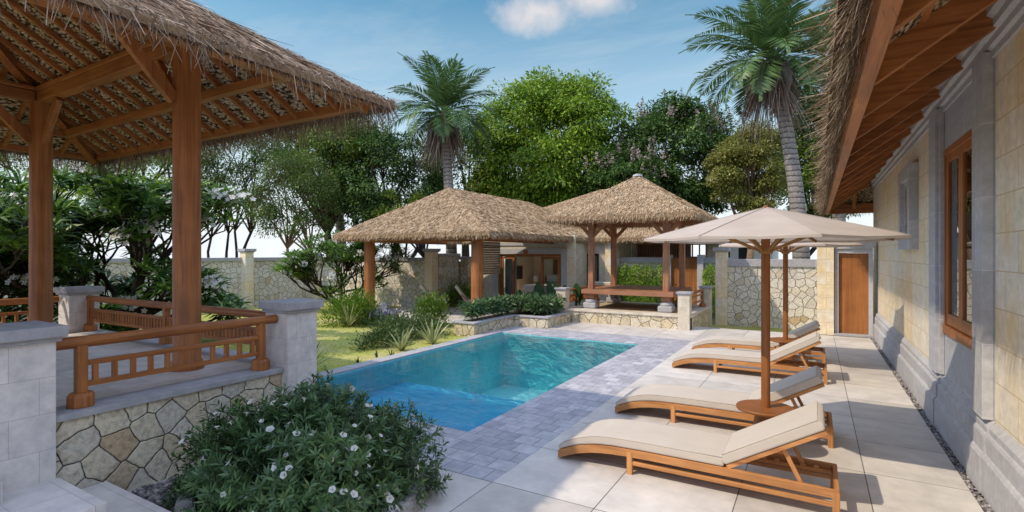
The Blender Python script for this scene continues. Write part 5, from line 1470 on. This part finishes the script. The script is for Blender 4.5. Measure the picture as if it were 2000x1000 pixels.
# --- palms
def palm(label, base, top, nf, L, dead=True, r0=.26):
    base = np.array(base, float); top = np.array(top, float)
    t = thing('palm_tree', label, 'palm tree', tuple(base), 'tall palms behind the garden wall')
    pts = [base + (top - base) * f + np.array([(top - base)[0] * -.28 * math.sin(PI * f), 0, 0]) for f in np.linspace(0, 1, 12)]
    MB().tube(pts, list(np.linspace(r0 * 1.15, r0 * .72, 12)), 14).build('trunk', M['palmtrunk'], t, smooth=True)
    for i in range(nf):
        f = i / nf
        az = i * 2.39996 + rng.uniform(-.2, .2); e0 = R(84 - 108 * f ** 1.0 + rng.uniform(-6, 6)); l = L * rng.uniform(.85, 1.08) * (.85 + .2 * math.sin(PI * f))
        K = 14; p = top.copy(); e = e0; rach = [p.copy()]
        for k in range(K):
            h = np.array([math.cos(az) * math.cos(e), math.sin(az) * math.cos(e), math.sin(e)]); p = p + h * l / K; rach.append(p.copy()); e -= R(3.2 + 4.6 * (1 - abs(math.sin(e0))) ) * (.5 + k / K)
        rach = np.array(rach)
        m_ = 46
        s_ = np.linspace(.14, .99, m_); ii = np.minimum((s_ * K).astype(int), K - 1); fr = (s_ * K - ii)[:, None]
        Pm = rach[ii] * (1 - fr) + rach[ii + 1] * fr; T = nrm(rach[ii + 1] - rach[ii])
        side = np.array([-math.sin(az), math.cos(az), 0]); up = nrm(np.cross(T, np.tile(side, (m_, 1))))
        up[up[:, 2] < 0] *= -1
        Vs = []
        ll = l * .27 * np.sin(np.clip(s_ * 1.02 + .10, 0, 1) * PI) ** .55 + .08
        for sg_ in (-1, 1):
            D = nrm(T * .75 + side[None] * sg_ * 1.0 + up * .22 + rng.normal(size=(m_, 3)) * .06)
            Vs.append(leaf_verts(Pm, D, up, ll * rng.uniform(.85, 1.1, m_), .062, .24, .4))
        fo = np_obj('frond', np.concatenate(Vs), 2 * m_, M['leaf_palm'], t)
        MB().tube([tuple(q_) for q_ in rach[::2]], list(np.linspace(.035, .006, len(rach[::2]))), 5).build('rachis', M['leaf_palm'], fo)
    if dead:
        m_ = 520; az = rng.uniform(0, 2 * PI, m_)
        P = top + np.stack([np.cos(az) * .3, np.sin(az) * .3, rng.uniform(-.6, -.1, m_)], 1); P += rng.normal(size=(m_, 3)) * .12
        D = np.stack([np.cos(az) * .3, np.sin(az) * .3, -np.ones(m_)], 1) + rng.normal(size=(m_, 3)) * .12
        np_obj('dead_fronds', blade_verts(P, D, rand_dirs(m_), rng.uniform(.9, 2.7, m_), .042, .02, .2), m_, M['dead_frond'], t)
        for k in range(5):
            a = k * 1.3 + .4; b = top + np.array([math.cos(a) * .3, math.sin(a) * .3, -.25])
            d_ = np.array([math.cos(a), math.sin(a), 0])
            MB().tube([b, b + d_ * .3 + (0, 0, -.1), b + d_ * .42 + (0, 0, -.7), b + d_ * .36 + (0, 0, -1.35)], [.05, .16, .15, .01], 7).build('spathe', M['spathe'], t, smooth=True)
    return t
palm('palm with feathery crown, left of centre behind the guesthouse', gnd(884, 25), at(866, 222, 25), 36, 3.4)
palm('tallest palm at right, its crown beside the villa eave', gnd(1568, 18.6), at(1506, 118, 18.6), 38, 3.4, r0=.27)
palm('palm mostly hidden behind the large gazebo roof, only its trunk and frond tips showing', gnd(672, 31), at(640, 236, 31), 26, 3.2, False)
palm('palm partly hidden behind the tall right palm and the villa eave', gnd(1640, 23), at(1625, 120, 23), 26, 3.2, False)

# --- plumerias
def plumeria(label, base, h, spread, depth, L, n_tr, nfl, bark='bark_dark', seed=3, tr=.1, aim=(0, 0), low=.0, up=.12, skirt=0, xyf=.65):
    rnd = random.Random(seed)
    t = thing('plumeria_tree', label, 'tree', base, None)
    mb = MB(); tips_ = []
    def grow(p, d, l, r, k):
        q_ = p + d * l; m_ = (p + q_) / 2 + Vector((rnd.gauss(0, .06), rnd.gauss(0, .06), rnd.gauss(0, .03))) * l
        mb.tube([p, m_, q_], [r, r * .9, r * .78], 7)
        if k == 0: tips_.append((q_, d)); return
        for i in range(rnd.choice((2, 2, 3))):
            nd = (d + Vector((rnd.gauss(0, spread), rnd.gauss(0, spread), rnd.gauss(up, .28)))).normalized()
            if nd.z < low: nd.z = low + .1; nd.normalize()
            grow(q_, nd, l * rnd.uniform(.66, .92), r * .68, k - 1)
    for i in range(n_tr):
        a = 2 * PI * i / n_tr + rnd.uniform(-.5, .5)
        grow(Vector(base) + Vector((math.cos(a) * tr, math.sin(a) * tr, 0)), Vector((math.cos(a) * xyf + aim[0], math.sin(a) * xyf + aim[1], rnd.uniform(.45, 1.0))).normalized(), h, tr, depth)
    for i in range(skirt):
        a = 2 * PI * (i + .5) / max(skirt, 1) + rnd.uniform(-.3, .3)
        grow(Vector(base) + Vector((math.cos(a) * .05, math.sin(a) * .05, h * rnd.uniform(.15, .95))), Vector((math.cos(a), math.sin(a), rnd.uniform(.05, .45))).normalized(), h * .72, tr * .6, depth - 2)
    mb.build('trunk', M[bark], t, smooth=True)
    Vs = []
    for q_, d in tips_:
        m_ = 17; p = np.array(q_); dd = np.array(d)
        az = np.linspace(0, 2 * PI * 3, m_) + rng.uniform(0, 6); e = rng.uniform(-.15, .95, m_)
        D = np.stack([np.cos(az) * np.cos(e), np.sin(az) * np.cos(e), np.sin(e)], 1) + dd * .25
        P = p + D * .03 + dd * rng.uniform(-.12, .04, (m_, 1))
        Vs.append(long_leaf(P, D, np.tile([0, 0, 1.0], (m_, 1)) + rng.normal(size=(m_, 3)) * .2, L * rng.uniform(.65, 1.15, m_), L * .185 * rng.uniform(.8, 1.2, m_), .30, .1))
    long_leaf_obj('foliage', np.concatenate(Vs), M['leaf_plumeria'], t)
    V = [(0, 0, -.1)]; F = []
    for j in range(24):
        c = rng.normal(size=3) * np.array([.12, .12, .07]); nv = nrm(c + np.array([0, -.3, .25])); a = nrm(np.cross(nv, [0.2, .3, .9])); b = np.cross(nv, a); ci = len(V); V.append(tuple(c)); V.append(tuple(c + a * .004)); F.append((0, ci, ci + 1))
        for k in range(5):
            th = 2 * PI * k / 5; e = a * math.cos(th) + b * math.sin(th); s_ = np.cross(nv, e); o_ = len(V)
            V += [tuple(c + e * .034 + s_ * .02 + nv * .008), tuple(c + e * .06 + nv * .012), tuple(c + e * .034 - s_ * .02 + nv * .008)]; F.append((ci, o_, o_ + 1, o_ + 2))
    fc = None
    vis = sorted(tips_, key=lambda q_: (Vector((0, 0, 2)) - q_[0]).length)[:max(len(tips_) // 3, nfl)]
    rnd.shuffle(vis)
    for q_, d in vis[:nfl]:
        if fc is None:
            m2 = MB(); m2.add(V, F); fc = m2.build('flower_cluster', M['petal'], None, flip=False); o = fc
        else:
            o = fc.copy(); col.objects.link(o)
        o.parent = t; o.location = q_ + Vector(d) * .14 + (Vector((0, 0, 2.4)) - q_).normalized() * .16 - Vector(base); o.rotation_euler = (rnd.uniform(-.3, .3), rnd.uniform(-.3, .3), rnd.uniform(-.5, .8)); s_ = rnd.uniform(.6, .9) * L / .3; o.scale = (s_,) * 3
    return t
plumeria('large plumeria with white flower clusters, filling the view behind the left gazebo columns', (-12.7, 5.2, -.05), 1.0, .46, 5, .42, 5, 20, seed=11, tr=.085, low=-.05, up=.28, skirt=16, xyf=.42)
plumeria('low spreading plumeria at the far left behind the gazebo railing', (-14.0, 2.9, -.05), .9, .48, 5, .40, 5, 6, seed=23, tr=.065, low=-.05, up=.28, skirt=10, xyf=.5)
plumeria('round-headed plumeria on the lawn, behind the left porch pillar', (-14.9, 13.3, -.05), .72, .5, 5, .27, 5, 9, seed=5, tr=.07, low=.0, up=.26, skirt=4)

# --- garden chairs on the porch
def garden_chair(label, x, y, rz):
    t = thing('garden_chair', label, 'chair', (0, 0, 0), 'timber garden chairs in the porch')
    for s_ in (-.3, .27):
        MB().bar((s_, -.35, 0), (s_, .35, .62), .035, .06).build('leg', M['merbau_z'], t); MB().bar((s_ + .002, .33, 0), (s_ + .002, -.32, .52), .034, .05).build('leg', M['merbau_z'], t)
    MB().box(-.26, .26, -.36, .18, .34, .44).build('seat_cushion', M['cushion'], t, bevel=.03)
    MB().prism_y([(-.26, 0), (.26, 0), (.26, .1), (-.26, .1)], 0, .01)
    m = MB(); a = Vector((0, .16, .40)); d = Vector((0, .42, .58)).normalized(); m.bar(a, a + d * .65, .52, .1, (0, -1, .3)); m.build('back_cushion', M['cushion'], t, bevel=.03)
    t.location = (x, y, -.02); t.rotation_euler.z = rz; return t
garden_chair('timber garden chair with grey cushions, left of the pair in the porch', -11.75, 14.7, R(125))
garden_chair('timber garden chair with grey cushions, half hidden by the right porch pillar', -10.35, 14.9, R(125))

# --- white house beyond the wall
wh = thing('white_house', 'white house with grey windows beyond the garden wall, behind the parasols', 'house', (-3.2, 31, -.3))
wall_x(MB(), -4.6, -1.9, 30.0, 30.3, -.3, 2.75, [(-4.15, -3.95, 1.2, 2.2), (-3.55, -3.1, 1.2, 2.35)]).build('wall', M['white'], wh)
MB().box(-4.6, -1.9, 30.303, 35, -.3, 2.7).build('wall', M['white'], wh); MB().box(-4.9, -1.6, 29.6, 35.2, 2.75, 2.95).build('roof', M['slate_cap'], wh)
for a, b in ((-4.15, -3.95), (-3.55, -3.1)):
    MB().box(a, b, 30.2, 30.25, 1.2, 2.35).build('window', M['dark'], wh)
